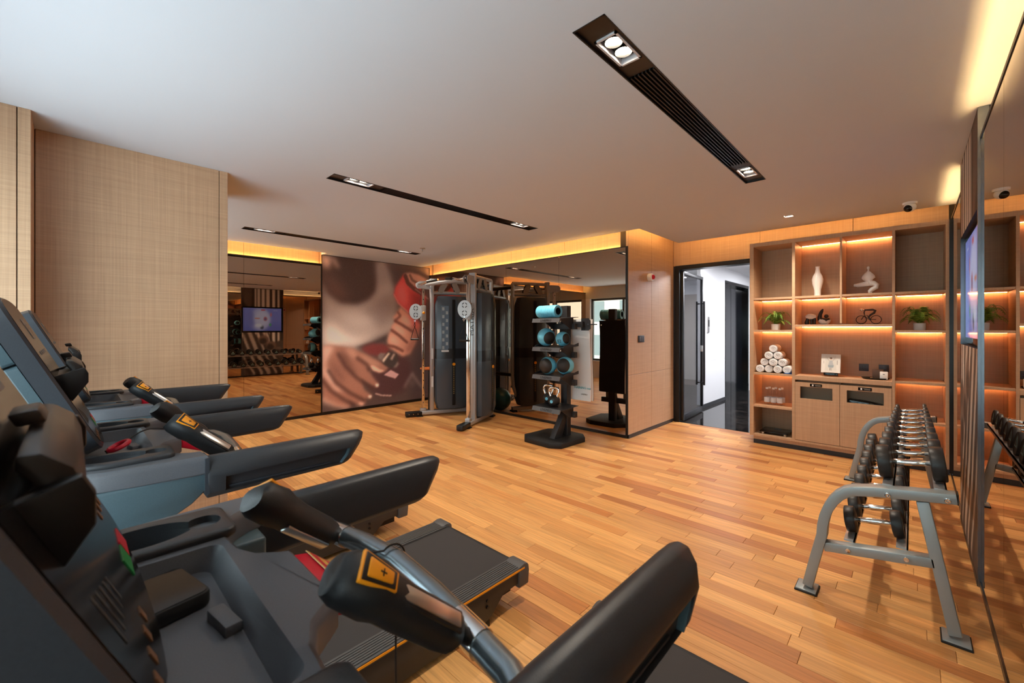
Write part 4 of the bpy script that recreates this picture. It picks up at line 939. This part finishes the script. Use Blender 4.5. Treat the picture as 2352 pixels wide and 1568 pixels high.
# vase with a seam of two bodies
t = thing('vase', 'tall white ceramic vase with slender neck on the lit shelf', 'vase', (6.02, .80, 1.775))
pv = [(0,0),(.034,0),(.032,.04),(.034,.08),(.052,.15),(.057,.20),(.046,.245),(.028,.28),(.020,.32),(.021,.345),(.024,.352),(.019,.35),(.016,.32)]
MB().lathe(pv, n=30, cap=False).build('body', WHITEC, t, ang=60)
MB().tube([(-(r+.0005), 0, z) for r, z in pv[1:9]], .0022, 6).build('seam', WHITEC, t)
# abstract seated figure
t = thing('yoga_figurine', 'white abstract cross-legged figurine on the lit shelf', 'figurine', (6.02, .345, 1.775))
fg = MB().sphere((0,.002,.292), .014, 14, 10, (1,1,1.3)).tube([(0,.002,.285),(0,.002,.262),(0,.004,.245)], [.008,.007,.016], 10)
fg.tube([(0,.002,.255),(0,.002,.232),(0,.002,.205),(0,.002,.182),(0,.002,.165),(0,-.002,.145),(0,-.006,.128)], [.012,.034,.054,.060,.046,.026,.034], 18, flat=.55)
fg.build('torso', WHITEC, t, ang=60)
MB().tube([(0,.0,.122),(-.005,.05,.112),(-.008,.092,.106),(-.008,.125,.108)], [.030,.026,.023,.014], 12).build('thigh', WHITEC, t, ang=60)
MB().tube([(0,-.01,.125),(-.004,-.045,.118),(-.006,-.066,.098),(-.006,-.062,.075),(-.004,-.03,.055),(-.002,-.012,.035),(0,-.012,.022),(0,-.026,.014)], [.032,.028,.026,.024,.023,.021,.019,.012], 12).build('leg', WHITEC, t, ang=60)
# two black and white figures
SPK = mat('speckled_white', (214,210,206), .8); add_grain(SPK, (260,260,260), .35, 1.0)
FIGB = mat('figure_brown', (44,36,33), .45)
t = thing('stooping_figurine', 'black bowed figurine under a white shell, left of its pair', 'figurine', (6.02, .865, 1.4525))
MB().sphere((0,.0,.092), .052, 20, 12, (.8,1.05,.62)).build('shell', SPK, t, ang=60)
MB().tube([(0,.038,.0),(0,.040,.02),(0,.034,.05),(0,.02,.09)], [.02,.024,.018,.014], 12).tube([(0,-.005,.0),(0,-.006,.03),(0,-.002,.09)], [.012,.014,.016], 10).tube([(0,-.034,.0),(0,-.036,.05),(0,-.026,.09)], [.014,.017,.018], 10).build('body', FIGB, t, ang=60)
t = thing('reclining_figurine', 'black reclining figurine in a white bowl with one arm raised', 'figurine', (6.02, .735, 1.448))
MB().lathe([(0,0),(.03,.002),(.052,.022),(.06,.048),(.052,.066),(.0,.05)], sx=.75, n=24).build('bowl', SPK, t, ang=60)
MB().tube([(0,.04,.05),(0,.046,.085),(0,.040,.12),(0,.026,.155),(0,.014,.182)], [.026,.022,.018,.017,.006], 12).tube([(0,.05,.075),(-.02,.02,.062),(-.03,-.02,.052),(-.02,-.048,.066)], [.016,.018,.018,.010], 10).sphere((0,-.018,.098), .022, 16, 10).build('body', FIGB, t, ang=60)
# bicycle sculpture
t = thing('cyclist_sculpture', 'black wire sculpture of a cyclist with silver head', 'sculpture', (6.02, .345, 1.448))
for y in (.062, -.062): MB().torus((0,y,.052), (1,0,0), .044, .0038).build('wheel', FIGB, t)
MB().box(-.02, .02, -.105, .105, 0, .006).build('base', FIGB, t)
MB().tube([(0,.062,.052),(0,.035,.100),(0,.010,.100),(0,.0,.055),(0,.035,.096)], .004, 8).tube([(0,-.062,.052),(0,-.01,.055),(0,-.002,.10)], .004, 8).build('frame', FIGB, t)
MB().tube([(0,.035,.105),(0,.038,.135),(0,.03,.158),(0,-.035,.160),(0,-.055,.150),(0,-.045,.125),(0,-.018,.105),(0,.0,.08),(0,-.015,.045)], [.005,.006,.009,.012,.013,.012,.010,.008,.006], 10).build('rider', FIGB, t, ang=60)
MB().sphere((0,.058,.160), .013, 14, 10, (1,1.35,1)).build('head', CHROME, t, ang=60)
# ferns
LEAF = [mat('fern_leaf_a', (104,140,44), .55), mat('fern_leaf_b', (76,116,38), .55), mat('fern_leaf_c', (128,156,58), .55)]
def fern(loc, label, seed, sc_, lim):
    t = thing('potted_fern', label, 'plant', loc, group='ferns on the shelves'); rr = random.Random(seed)
    MB().lathe([(0,0),(.044,0),(.047,.006),(.048,.07),(.046,.072),(.042,.070),(.042,.058),(0,.056)]).build('pot', WHITEC, t)
    MB().lathe([(0,.054),(.042,.054),(.042,.0595),(0,.061)]).build('soil', mat('soil', (50,38,28), .9), t)
    for k in range(34):
        a = 2*math.pi*k/34+rr.uniform(-.15,.15); L_ = rr.uniform(.14,.23)*sc_; hgt = rr.uniform(.02,.17)*sc_
        dx, dy = math.cos(a), math.sin(a)
        if dx > 0: L_ *= .55
        L_ = min(L_, lim/max(abs(dy), .3))
        p0 = Vector((dx*.01, dy*.01, .058)); p1 = p0+Vector((dx*L_*.3, dy*L_*.3, .05+hgt)); p2 = p0+Vector((dx*L_*.75, dy*L_*.75, .04+hgt)); p3 = p0+Vector((dx*L_, dy*L_, hgt*.75-.01))
        pts = bez(p0, p1, p2, p3, 13); m = MB(); vs_ = []; fs_ = []
        m.tube(pts, [.0014]*13+[.0006], 5)
        for i in range(2, 14):
            tg = (pts[min(i+1,13)]-pts[i-1]).normalized(); sd = tg.cross(Vector((0,0,1))).normalized(); w = .030*sc_*math.sin(math.pi*min(1,(i+2)/16.))*1.1
            for s_ in (-1, 1):
                b = pts[i]; tip = b+sd*s_*w+tg*.010-Vector((0,0,.004)); n0 = len(vs_)
                vs_ += [b-tg*.0065, tip, b+tg*.0065, (b+tip)/2+Vector((0,0,.002))+tg*.004]; fs_ += [(n0, n0+1, n0+3), (n0+3, n0+1, n0+2), (n0, n0+3, n0+2)]
        m.add(vs_, fs_); m.build('frond', LEAF[k % 3], t, smooth=False)
fern((5.98, 1.215, 1.386), 'potted fern in white pot above the rolled towels', 3, .92, .155); fern((6.0, -.055, 1.386), 'larger potted fern in white pot at the right of the shelf unit', 8, 1.06, .135)
# rolled towels
TOWEL = mat('white_terry', (238,238,240), .95); add_grain(TOWEL, (420,420,420), .06, .8)
def towel(x, y, z, label):
    r = .0455; t = thing('rolled_towel', label, 'towel', (x, y, z), group='rolled towels on the shelf')
    MB().lathe([(0,.004),(.024,.003),(r*.86,0),(r*.97,.006),(r,.016),(r*1.01,.11),(r,.205),(r*.9,.22),(0,.218)], (-.11,0,r), 22, (1,0,0)).build('roll', TOWEL, t, ang=60)
    MB().tube([(-.1105-.0, math.cos(a)*(.007+.0025*a), r+math.sin(a)*(.007+.0025*a)) for a in [k*.35 for k in range(38)]], .0035, 6).build('spiral_edge', TOWEL, t)
    MB().obox((0,r*.69,r*1.69), (1,0,0), (0,1,-1), (0,1,1), .2, .02, .004).build('hem', TOWEL, t, bevel=.0015)
tz = .868; ro = ['left end', 'second from left', 'third from left', 'right end']
for row, (n, z) in enumerate(((4,tz),(3,tz+.0825),(2,tz+.165),(1,tz+.2475))):
    for k in range(n):
        y = 1.352-.0465*row-.0935*k
        where = ['bottom row, %s' % ro[k], 'second row, %s' % ('left end','middle','right end')[min(k,2)], 'third row, %s' % ('left','right')[min(k,1)], 'single one on top'][row]
        towel(5.93+.012*((k+row) % 2), y, z, 'white rolled towel in the pyramid, %s' % where)
o = MB().box(-.06, .06, -.04, .04, 0, .004).build('blue_card', mat('card_blue', (24,74,140), .4)); o.location = (5.85, 1.06, .868); tag(o, 'small blue card lying before the rolled towels', 'card')
# bottles
def bottle(x, y, label):
    t = thing('water_bottle', label, 'bottle', (x, y, .474), group='water bottles on the shelf')
    MB().lathe([(0,0),(.026,0),(.030,.006),(.030,.10),(.027,.108),(.030,.116),(.030,.135),(.022,.165),(.013,.182),(.013,.192),(0,.192)], n=20).build('body', BOTTLE, t, ang=60)
    MB().lathe([(.0304,.03),(.0308,.031),(.0308,.088),(.0304,.089)], n=20, cap=False).build('label_band', mat('bottle_label', (232,232,236), .5), t)
    MB().lathe([(0,.188),(.0155,.188),(.0155,.207),(.013,.210),(0,.210)], n=16).build('cap', WHITEC, t)
for i, x in enumerate((5.90, 5.97)):
    for k, y in enumerate((1.292, 1.224, 1.156)):
        bottle(x, y-.012*i, 'clear water bottle with white label, %s row, %s' % (('front','back')[i], ('left','middle','right')[k]))
# bathroom scale
t = thing('bathroom_scale', 'black glass bathroom scale on the lowest left shelf', 'scale', (5.97, 1.21, .12))
MB().prism(rrect(-.15,.15,-.15,.15,.02), (0,0,0), (1,0,0), (0,1,0), (0,0,1), .024, .034).build('platform', GLOSSK, t, bevel=.002)
for a in (-1,1):
    for b in (-1,1): MB().cyl((a*.115,b*.115,0), (a*.115,b*.115,.024), .018, 14).build('foot', STEEL, t)
MB().box(.09,.12,-.035,.035,.0342,.035).build('display', GREYPR, t)
# picture box on a stand
t = thing('picture_box', 'white box with a drawing of a girl leaning on a dark stand', 'box', (5.92, .665, .862), 0)
til = math.radians(12); A = Vector((0,-1,0)); B = Vector((math.sin(til),0,math.cos(til))); Nn = Vector((-math.cos(til),0,math.sin(til)))
o0 = Vector((-.03,0,.045))
MB().obox(o0+B*.105-Nn*.018, A, B, Nn, .175, .21, .036).build('box', PRINTW, t, bevel=.002)
D = Paint(70, 84, (236,232,226)); D.poly([(.2,.1),(.8,.1),(.78,.92),(.22,.92)], (224,222,216), 1)
D.poly([(.42,.25),(.60,.25),(.66,.36),(.58,.66),(.44,.66),(.36,.36)], (186,190,194), .8); D.poly([(.38,.28),(.64,.28),(.66,.40),(.36,.40)], (158,172,182), .8)
D.ell(.51,.75,.06,.055,(222,190,170),.5); D.ell(.51,.785,.065,.035,(96,66,54),.6); D.line([(.42,.63),(.30,.80)], .02, (206,196,190), .6); D.line([(.60,.63),(.72,.80)], .02, (206,196,190), .6)
D.line([(.47,.24),(.47,.12)], .012, (90,84,84), .4); D.line([(.55,.24),(.55,.12)], .012, (90,84,84), .4); D.line([(.84,.45),(.84,.66)], .02, (176,170,166), .8); D.line([(.14,.5),(.14,.62)], .012, (190,186,182), .8)
D.sheet('print', o0+Nn*.0012-A*.0865+B*.001, A, B, .173, .208, PRINT, t)
MB().obox(o0+B*.01-Nn*.044-Vector((0,0,.0065)), A, B, Nn, .13, .06, .07).build('stand', GLOSSK, t, bevel=.002)
# sockets, tray with key box and white dispenser
for y, lab in ((.395,'dark grey wall socket behind the picture box and tray'), (.225,'dark grey wall socket partly hidden by the small white box')):
    t = thing('wall_socket', lab, 'socket', (BX-.004, y, .965))
    MB().box(-.006, .004, -.042, .042, -.04, .04).build('plate', mat('socket_grey', (64,66,74), .4), t, bevel=.002)
    for a, b in ((-.012,.012),(.012,.012),(-.012,-.012),(.012,-.012),(0,-.02)): MB().box(-.0068, -.0058, a-.002, a+.002, b-.006, b+.006).build('slot', BLACK, t)
t = thing('accessory_tray', 'oval black tray at the right end of the worktop', 'tray', (5.93, .285, .862)); MB().lathe([(0,0),(.10,0),(.115,.012),(.118,.016),(.112,.014),(.098,.006),(0,.006)], sx=.72, n=30).build('dish', GLOSSK, t)
o = MB().box(-.035,.035,-.045,.045,0,.095).build('brown_box', mat('brown_card', (88,62,46), .5), bevel=.003); o.location = (5.97, .265, .868); tag(o, 'small brown box standing on the black tray', 'box')
t = thing('white_dispenser', 'small white box with dark mark standing on the black tray', 'box', (5.90, .215, .868)); MB().box(-.02,.02,-.032,.032,0,.08).build('case', WHITEC, t, bevel=.004); MB().box(-.0206,-.0195,-.008,.008,.05,.056).build('mark', BLACK, t)

# ================================================================ CABLE MACHINE
cmx, cmy = 4.20, 5.14
cm = thing('cable_machine', 'silver dual cable machine with smoked shrouds before the mural corner', 'cable machine', (cmx, cmy, 0))
SHR = mat('smoked_shroud', (66,74,82), .2); SHR2 = mat('smoked_shroud_band', (44,46,50), .2)
def tower(sg):
    o = Vector((3.72-cmx, sg*.64, 0)); e = Vector((.92, -sg*.392, 0)).normalized(); n = Vector((-e.y, e.x, 0))*(1 if sg < 0 else -1)   # n points outwards-front
    Z = Vector((0,0,1)); pt = lambda s_, w=0.0, z=0.0: o+e*s_+n*w+Z*z
    B_ = lambda: MB()
    # base tube with black front foot, rear foot
    B_().obox(pt(.58,0,.055), e, n, Z, .86, .085, .06).build('base_tube', SILVER, cm, bevel=.008)
    B_().obox(pt(.05,0,.045), e, n, Z, .26, .10, .075).build('base_cap', BLACK, cm, bevel=.012)
    B_().obox(pt(.14,0,.004), e, n, Z, .10, .13, .008).obox(pt(.98,0,.012), e, n, Z, .08, .14, .024).build('foot_plate', BLACKM, cm)
    for k in range(3): B_().lathe([(0,0),(.008,0),(.006,.004),(0,.004)], pt(-.03+k*.07,.05,.045), 10, n).build('bolt', CHROME, cm)
    # front column and back post
    B_().obox(pt(.34,0,1.15), e, n, Z, .055, .10, 2.13).build('column', SILVER, cm, bevel=.006)
    bp = [pt(.80,0,.08), pt(.93,0,.28), pt(.985,0,.42), pt(1.0,0,.6), pt(1.0,0,2.17)]
    B_().tube(bp, .030, 14).build('rear_post', SILVER, cm)
    for z in (2.17, 1.985): B_().cyl(pt(.34,0,z), pt(1.0,0,z), .028, 14).build('top_tube', SILVER, cm)
    # shroud, two faces with a band across
    for z0, z1, m_, k in ((.11,.92,SHR,1.0),(.92,1.08,SHR2,1.01),(1.08,1.93,SHR,1.0)):
        sec = [(.385,-.05),(.40,-.115*k),(.50,-.16*k),(.66,-.175*k),(.82,-.16*k),(.92,-.115*k),(.94,-.05),(.94,.05),(.92,.115*k),(.82,.16*k),(.66,.175*k),(.50,.16*k),(.40,.115*k),(.385,.05)]
        rings = []
        zz = [z0, z1] if m_ is SHR2 else ([z0, z0+.12, z1] if z0 < .5 else [z0, z1-.14, z1])
        for z in zz:
            q = .86 if z in (.11, 1.93) else 1.0
            rings.append([pt(.6625+(a-.6625)*q, b*q, z) for a, b in sec])
        B_().loft(rings).build('shroud', m_, cm, ang=25)
    for w in (-1, 1):
        B_().obox(pt(.66,w*.1762,1.02), e, n, Z, .050, .004, 1.70).build('stack_slot', BLACK, cm)
        st_ = B_()
        for k in range(15): st_.obox(pt(.66,w*.1785,.36+k*.030), e, n, Z, .040, .003, .022)
        st_.build('weight_plates', mat('weight_plate', (40,38,36), .5), cm)
        mk = B_()
        for k in range(15): mk.obox(pt(.66,w*.1805,.36+k*.030), e, n, Z, .012, .001, .010)
        mk.build('weight_marks', mat('brass_mark', (196,160,80), .4), cm)
        B_().lathe([(.008,0),(.024,0),(.024,.014),(.008,.014)], pt(.66,w*.1795,.83), 16, n*w).build('selector_pin', ORANGE, cm)
        B_().tube([pt(.66,w*.181,.84), pt(.645,w*.186,.90), pt(.655,w*.181,1.05)], .004, 6).build('pin_cord', BLACK, cm)
    # front guide rail with holes
    B_().obox(pt(.20,0,1.07), e, n, Z, .040, .052, 1.96).build('guide_rail', mat('rail_chrome', (214,206,198), .12, 1.0), cm, bevel=.003)
    hl = B_()
    for k in range(16):
        for w in (-1, 1): hl.lathe([(0,0),(.0085,0),(.0085,.001),(0,.001)], pt(.20,w*.0262,.22+k*.118), 10, n*w)
    hl.build('guide_holes', BLACK, cm)
    B_().obox(pt(.20,0,.10), e, n, Z, .09, .07, .05).build('guide_foot', SILVER, cm, bevel=.004)
    # top pulley bracket
    B_().prism([(0,-.05),(.24,-.06),(.26,.02),(.24,.065),(.02,.065),(-.03,.03),(-.03,-.02)], pt(.12,.0,2.10), e, Z, n, -.035, -.028).prism([(0,-.05),(.24,-.06),(.26,.02),(.24,.065),(.02,.065),(-.03,.03),(-.03,-.02)], pt(.12,.0,2.10), e, Z, n, .028, .035).build('top_bracket', SILVER, cm)
    B_().lathe([(0,-.02),(.045,-.02),(.038,0),(.045,.02),(0,.02)], pt(.165,0,2.11), 20, n).build('pulley', BLACKM, cm)
    for s0, ang in ((.52,.55), (.74,-.45)):
        c = pt(s0,0,2.075); d = (e*math.sin(ang)+Z*math.cos(ang))
        for w in (-.03, .024): B_().prism(rrect(-.045,.045,-.10,.10,.044), c+n*w, e*math.cos(ang)-Z*math.sin(ang), d, n, 0, .006).build('pulley_plate', mat('plate_taupe', (150,140,130), .4, .4), cm)
        for q in (-.05, .05): B_().lathe([(0,-.015),(.05,-.015),(.044,0),(.05,.015),(0,.015)], c+d*q, 18, n).build('pulley', BLACK, cm)
    # carriage with swivelling double pulley disc
    zc = 1.655; pc = pt(.20,0,zc)
    B_().obox(pc, e, n, Z, .085, .075, .24).build('carriage', SILVER, cm, bevel=.006)
    B_().lathe([(0,0),(.02,0),(.02,.03),(.014,.036),(0,.036)], pc+n*.038+Z*.0, 16, n).build('pull_pin', ORANGE, cm)
    dd = (-e*.80+n*.25*(1 if sg > 0 else -1)*-1).normalized()
    disc_n = Vector((-.62,-.78,0)).normalized() if sg > 0 else Vector((-.75,-.66,0)).normalized()
    lat = Vector((-disc_n.y, disc_n.x, 0)); dc = pc-e*.115+Z*.02
    for w in (-.028, .020): B_().prism([(.098*math.cos(k*math.pi/14), .125*math.sin(k*math.pi/14)) for k in range(28)], dc+disc_n*w, lat, Z, disc_n, 0, .008).build('pulley_disc', mat('disc_silver', (168,166,164), .4, .4), cm)
    for q in (-.055, .055):
        B_().lathe([(0,-.016),(.045,-.016),(.038,0),(.045,.016),(0,.016)], dc+Z*q, 20, disc_n).build('pulley', BLACK, cm)
        rg_ = B_()
        for k in range(4):
            a0 = k*math.pi/2+.25
            rg_.tube([dc+Z*q+disc_n*.0285+lat*(.032*math.cos(a0+j*.2))+Z*(.032*math.sin(a0+j*.2)) for j in range(6)], .006, 6)
        rg_.build('disc_slots', BLACK, cm)
    B_().obox(dc-Z*.11+e*.04, e, n, Z, .14, .03, .012).obox(dc+Z*.10+e*.05, e, n, Z, .12, .03, .012).build('swivel_arm', CHROME, cm)
    B_().cyl(pt(.185,0,2.08), dc+Z*.06+e*.05, .003, 6).build('cable', BLACK, cm)
    return pt, dc, e, n
for sg in (1, -1):
    pt, dc, e, n = tower(sg)
    # rear strut detail, warning labels
    for z in (1.0, .55): MB().obox(pt(.34,.0505*(1 if sg > 0 else 1),z)+Vector((0,0,0)), e, n, (0,0,1), .03, .002, .17).build('warning_label', PRINTW, cm)
    # handle hanging from the cable (top level)
    hp = dc+Vector((cmx, cmy, 0))+Vector((-.02,0,-.12)); q = .085
    hnd = thing('strap_stirrup', ('black strap stirrup hanging from the left cable pulley before the mural', 'black strap stirrup hanging from the right cable pulley')[sg < 0], 'stirrup', (hp.x, hp.y, hp.z-.34), math.radians(-40))
    MB().tube([(0,0,.34),(.010,.006,.315),(0,0,.285),(-.010,-.006,.315)], .004, 8, closed=True).build('carabiner', CHROME, hnd)
    MB().tube([(0,0,.286),(.012,0,.24),(-.020,0,.17),(-.058,0,.035)], .013, 8, flat=.35).tube([(0,0,.286),(-.012,0,.24),(.020,0,.17),(.058,0,.035)], .013, 8, flat=.35).build('strap', BLACKM, hnd)
    MB().cyl((-.064,0,.02), (.064,0,.02), .015, 14).build('grip', BLACK, hnd)
# bars linking both towers
MB().cyl((3.93-cmx,-.50,2.115), (3.93-cmx,.50,2.115), .030, 14).build('link_tube', SILVER, cm)
MB().tube([(3.83-cmx,.60,2.12), (3.80-cmx,.46,2.10), (3.84-cmx,.30,2.135), (3.86-cmx,.10,2.15)], .017, 12).tube([(3.86-cmx,-.10,2.15),(3.84-cmx,-.30,2.135),(3.80-cmx,-.46,2.10),(3.83-cmx,-.60,2.12)], .017, 12).build('pull_up_bar', CHROME, cm)
for s_ in (-1, 1): MB().tube([(3.85-cmx,s_*.12,2.148),(3.80-cmx,s_*.30,2.13)], .023, 12).build('pull_up_grip', RUBBER, cm)
MB().cyl((4.64-cmx,-.245,2.10), (4.64-cmx,.245,2.10), .03, 12).cyl((4.64-cmx,-.245,.62), (4.64-cmx,.245,.62), .03, 12).build('rear_link', BLACK, cm)
# brand lettering up the right column front face, exercise chart on the left shroud
_e = Vector((.92,.392,0)).normalized(); _n = Vector((-_e.y,_e.x,0)); _o = Vector((3.72-cmx,-.64,0))
text('column_lettering', 'MATRIX', .085, BLACK, cm, _o+_e*.3122+Vector((0,0,1.50)), (0,0,1), _n, -_e, .001, sx=1.3)
_e2 = Vector((.92,-.392,0)).normalized(); _n2 = Vector((-_e2.y,_e2.x,0))*-1; _o2 = Vector((3.72-cmx,.64,0))
chart = MB().obox(_o2+_e2*.52+_n2*.1665+Vector((0,0,1.40)), _e2, _n2, (0,0,1), .12, .003, .74).build('exercise_chart', mat('chart_blue', (104,122,138), .4), cm)
for k in range(11): MB().obox(_o2+_e2*(.49+.06*(k % 2))+_n2*.1685+Vector((0,0,1.72-k*.062)), _e2, _n2, (0,0,1), .036, .001, .05).build('figure_print', mat('chart_print', (176,186,190), .5), chart)
MB().obox(_o2+_e2*.52+_n2*.1685+Vector((0,0,1.045)), _e2, _n2, (0,0,1), .12, .002, .03).build('chart_footer', PRINTW, chart)
t = thing('balance_pad', 'small orange round pad on the mirror side of the left cable tower', 'pad', (4.16, 5.90, .0))
MB().cyl((0,0,.0), (0,0,.03), .11, 20).build('foot', BLACKM, t); MB().cyl((0,0,.03), (0,0,.72), .016, 12).build('stem', BLACK, t); MB().lathe([(0,.715),(.13,.718),(.15,.73),(.145,.745),(0,.76)], n=28).build('pad', mat('orange_vinyl', (206,110,48), .45), t)
o = MB().sphere((0,0,.193), .193, 36, 22).build('exercise_ball', mat('dark_teal_vinyl', (22,84,92), .35), ang=80); o.location = (4.692, 5.14, 0); tag(o, 'dark teal exercise ball behind the cable machine', 'ball')

# ================================================================ ACCESSORY RACK
ax0, ay0 = 4.19, 3.25
ar = thing('accessory_rack', 'black four-tier accessory rack on an octagonal base before the mirror', 'rack', (ax0, ay0, 0), math.radians(-3)); O = (-ax0, -ay0, 0)
base = [(3.86,3.06),(3.95,2.94),(4.40,2.94),(4.52,3.06),(4.52,3.44),(4.42,3.57),(3.97,3.57),(3.86,3.46)]
MB(O).prism(base, (0,0,0), (1,0,0), (0,1,0), (0,0,1), 0, .06).build('base', BLACKM, ar, bevel=.006)
RK = mat('rack_charcoal', (50,50,53), .45, .2)
MB(O).prism([(4.05,.06),(4.20,.06),(4.30,.30),(4.32,.42),(4.26,.42),(4.20,.28)], (0,0,0), (1,0,0), (0,0,1), (0,1,0), 3.14, 3.22).build('knee_brace', RK, ar, bevel=.003)
MB(O).box(4.28, 4.36, 3.13, 3.23, .06, 1.69).build('post', RK, ar, bevel=.004)
for i, z in enumerate((1.505, 1.155, .815, .425)):
    y0, y1 = 2.95, 3.41
    tr = MB(O).prism([(3.97,z+.02),(4.28,z+.04),(4.28,z+.034),(3.975,z+.012)], (0,0,0), (1,0,0), (0,0,1), (0,1,0), y0, y1).build('tray', RK, ar)
    MB(O).prism([(3.985,z+.018),(3.955,z+.02),(3.940,z-.028),(3.948,z-.028)], (0,0,0), (1,0,0), (0,0,1), (0,1,0), y0+.02, y1).build('tray_lip', mat('lip_grey', (92,92,95), .4, .2), tr)
    text('lip_lettering', 'LIVEPRO', .042, BLACK, tr, (3.942-ax0, (y0+y1)/2-ay0, z-.004), (0,-1,0), (.3,0,.95), (-.95,0,.3), .0008, sx=1.15)
    for y in (3.03, 3.31): MB(O).prism([(4.0,z+.018),(4.28,z+.034),(4.28,z-.11),(4.22,z-.11)], (0,0,0), (1,0,0), (0,0,1), (0,1,0), y-.003, y+.003).build('bracket', RK, ar)
    MB(O).box(4.245, 4.30, 2.98, 3.38, z-.11, z-.04).build('cross_beam', RK, ar, bevel=.003)
    if i in (1, 2):
        for y in (2.95, 3.41): MB(O).prism([(3.99,z+.02),(4.28,z+.038),(4.28,z+.075),(4.2,z+.055),(4.1,z+.06),(4.0,z+.04)], (0,0,0), (1,0,0), (0,0,1), (0,1,0), y-.003, y+.003).build('side_guard', RK, tr)
MB(O).prism([(2.86,1.40),(2.86,1.50),(2.89,1.53),(3.0,1.53),(3.0,1.38),(2.89,1.38)], (0,0,0), (0,1,0), (0,0,1), (1,0,0), 4.40, 4.406).build('mat_bracket', RK, ar)
MB(O).box(4.36, 4.406, 2.95, 3.35, 1.42, 1.49).build('mat_beam', RK, ar)
for y in (2.88, 3.24): MB(O).cyl((4.38,y,1.455), (4.56,y,1.455), .008, 10).build('mat_peg', CHROME, ar)
for i, x in enumerate((4.43, 4.475)):
    t = thing('exercise_mat', ('light grey exercise mat hanging on the rack, front one with printed text', 'light grey exercise mat hanging on the rack, rear one')[i], 'mat', (x, 3.085, .50))
    rings = []
    for z in [k*1.02/12 for k in range(13)]:
        wv = .012*math.sin(z*5.5+i)+.02*(1-z)*0
        rings.append([(wv-.005, -.205, z), (wv+.005, -.205, z), (wv+.006, .205, z), (wv-.004, .205, z)])
    MB().loft(rings).build('sheet', mat('mat_foam', (243,243,243), .7), t)
    if i == 1: MB().loft([[(p_[0]+.0125, p_[1]*.99, p_[2]) for p_ in r_] for r_ in rings]).build('backing', BLACKM, t)
    if i == 0:
        text('mat_lettering', 'TRAINING mat', .04, mat('mat_teal', (80,170,185), .5), t, (-.0125, -.09, .16), (0,-1,0), (0,0,1), (-1,0,0), .004)
        text('mat_lettering', 'LIVEPRO', .025, GREYPR, t, (-.0125, -.12, .08), (0,-1,0), (0,0,1), (-1,0,0), .004)
# foam roller
t = thing('foam_roller', 'light teal ridged foam roller on the top tray of rack', 'foam roller', (4.13, 3.30, 1.536))
pr = [(.045,-.165),(.073,-.165),(.078,-.155)]
for k in range(24): z = -.150+k*.0125; pr.append((.078 if k % 3 else .073, z))
pr += [(.078,.155),(.073,.165),(.045,.165)]
MB().lathe(pr, (0,0,.080), 26, (.12,1,0), cap=False).build('sleeve', TEALR, t, ang=25)
MB().lathe([(.046,-.164),(.046,.164),(.040,.164),(.040,-.164),(.046,-.164)], (0,0,.080), 24, (.12,1,0), cap=False).build('core', BLACKM, t)
# medicine balls: dark sphere, teal band cut as a wider shell
def medball(loc, r, axis, label, num=None, q0=.72):
    t = thing('medicine_ball', label, 'medicine ball', loc, group='medicine balls on the rack'); a = Vector(axis).normalized()
    MB().sphere((0,0,r), r*.985, 28, 18).build('core', mat('ball_black', (48,44,42), .55), t, ang=80)
    pf = [(math.sqrt(max(0, 1-q*q))*r*1.004, q*r*1.004) for q in [-q0+2*q0*k/16 for k in range(17)]]
    MB().lathe(pf, (0,0,r), 36, a, cap=False).build('band', TEALR, t, ang=60)
    if num:
        d = Vector((-.96,-.12,-.3)).normalized(); A_ = Vector((0,0,1)).cross(d).normalized(); B2 = d.cross(A_)
        text('number', num, .055, BLACK, t, Vector((0,0,r))+d*r*1.012, A_, B2, d, .001)
medball((4.10, 3.315, 1.186), .112, (-.42,-.96,-.15), 'larger teal and black medicine ball on the second tray')
medball((4.12, 3.075, 1.190), .088, (-.22,-1.18,.1), 'small teal medicine ball marked 02 on the second tray', '02')
medball((4.05, 3.25, .8425), .106, (-1.0,-.12,0), 'black medicine ball with teal edge, front one on the third tray', q0=.5)
medball((4.13, 3.045, .8485), .106, (-1.0,-.25,.1), 'teal banded medicine ball, rear one on the third tray', q0=.6)
# kettlebells
def kettle(loc, rz, label):
    t = thing('kettlebell', label, 'kettlebell', loc, rz, 'kettlebells on the lowest tray'); t.scale = (1.2,1.2,1.2)
    MB().sphere((0,0,.058), .062, 24, 16, (1,1,.93)).lathe([(0,0),(.04,0),(.045,.01),(0,.01)]).build('bell', RUBBER, t, ang=60)
    MB().tube([(0,.034,.095),(0,.052,.135),(0,.054,.165),(0,.040,.185),(0,0,.190),(0,-.040,.185),(0,-.054,.165),(0,-.052,.135),(0,-.034,.095)], [.015,.013,.012,.013,.014,.013,.012,.013,.015], 12).build('handle', CHROME, t, ang=60)
    MB().lathe([(0,0),(.016,0),(.016,.002),(0,.002)], (-.0615,0,.055), 14, (-1,0,0)).build('badge', TEALR, t)
kettle((4.16, 3.325, .4615), .3, 'chrome-handled kettlebell on the lowest tray, rear left one'); kettle((4.065, 3.165, .4555), .2, 'chrome-handled kettlebell on the lowest tray, front one')

# things stand a hair above what carries them, so no two surfaces coincide
for o in bpy.data.objects:
    if o.parent is None and o.name.split('.')[0] in ('vase','yoga_figurine','stooping_figurine','reclining_figurine','cyclist_sculpture','potted_fern','rolled_towel','blue_card','water_bottle','bathroom_scale','picture_box','accessory_tray','brown_box','white_dispenser','foam_roller'):
        o.location.z += .0008
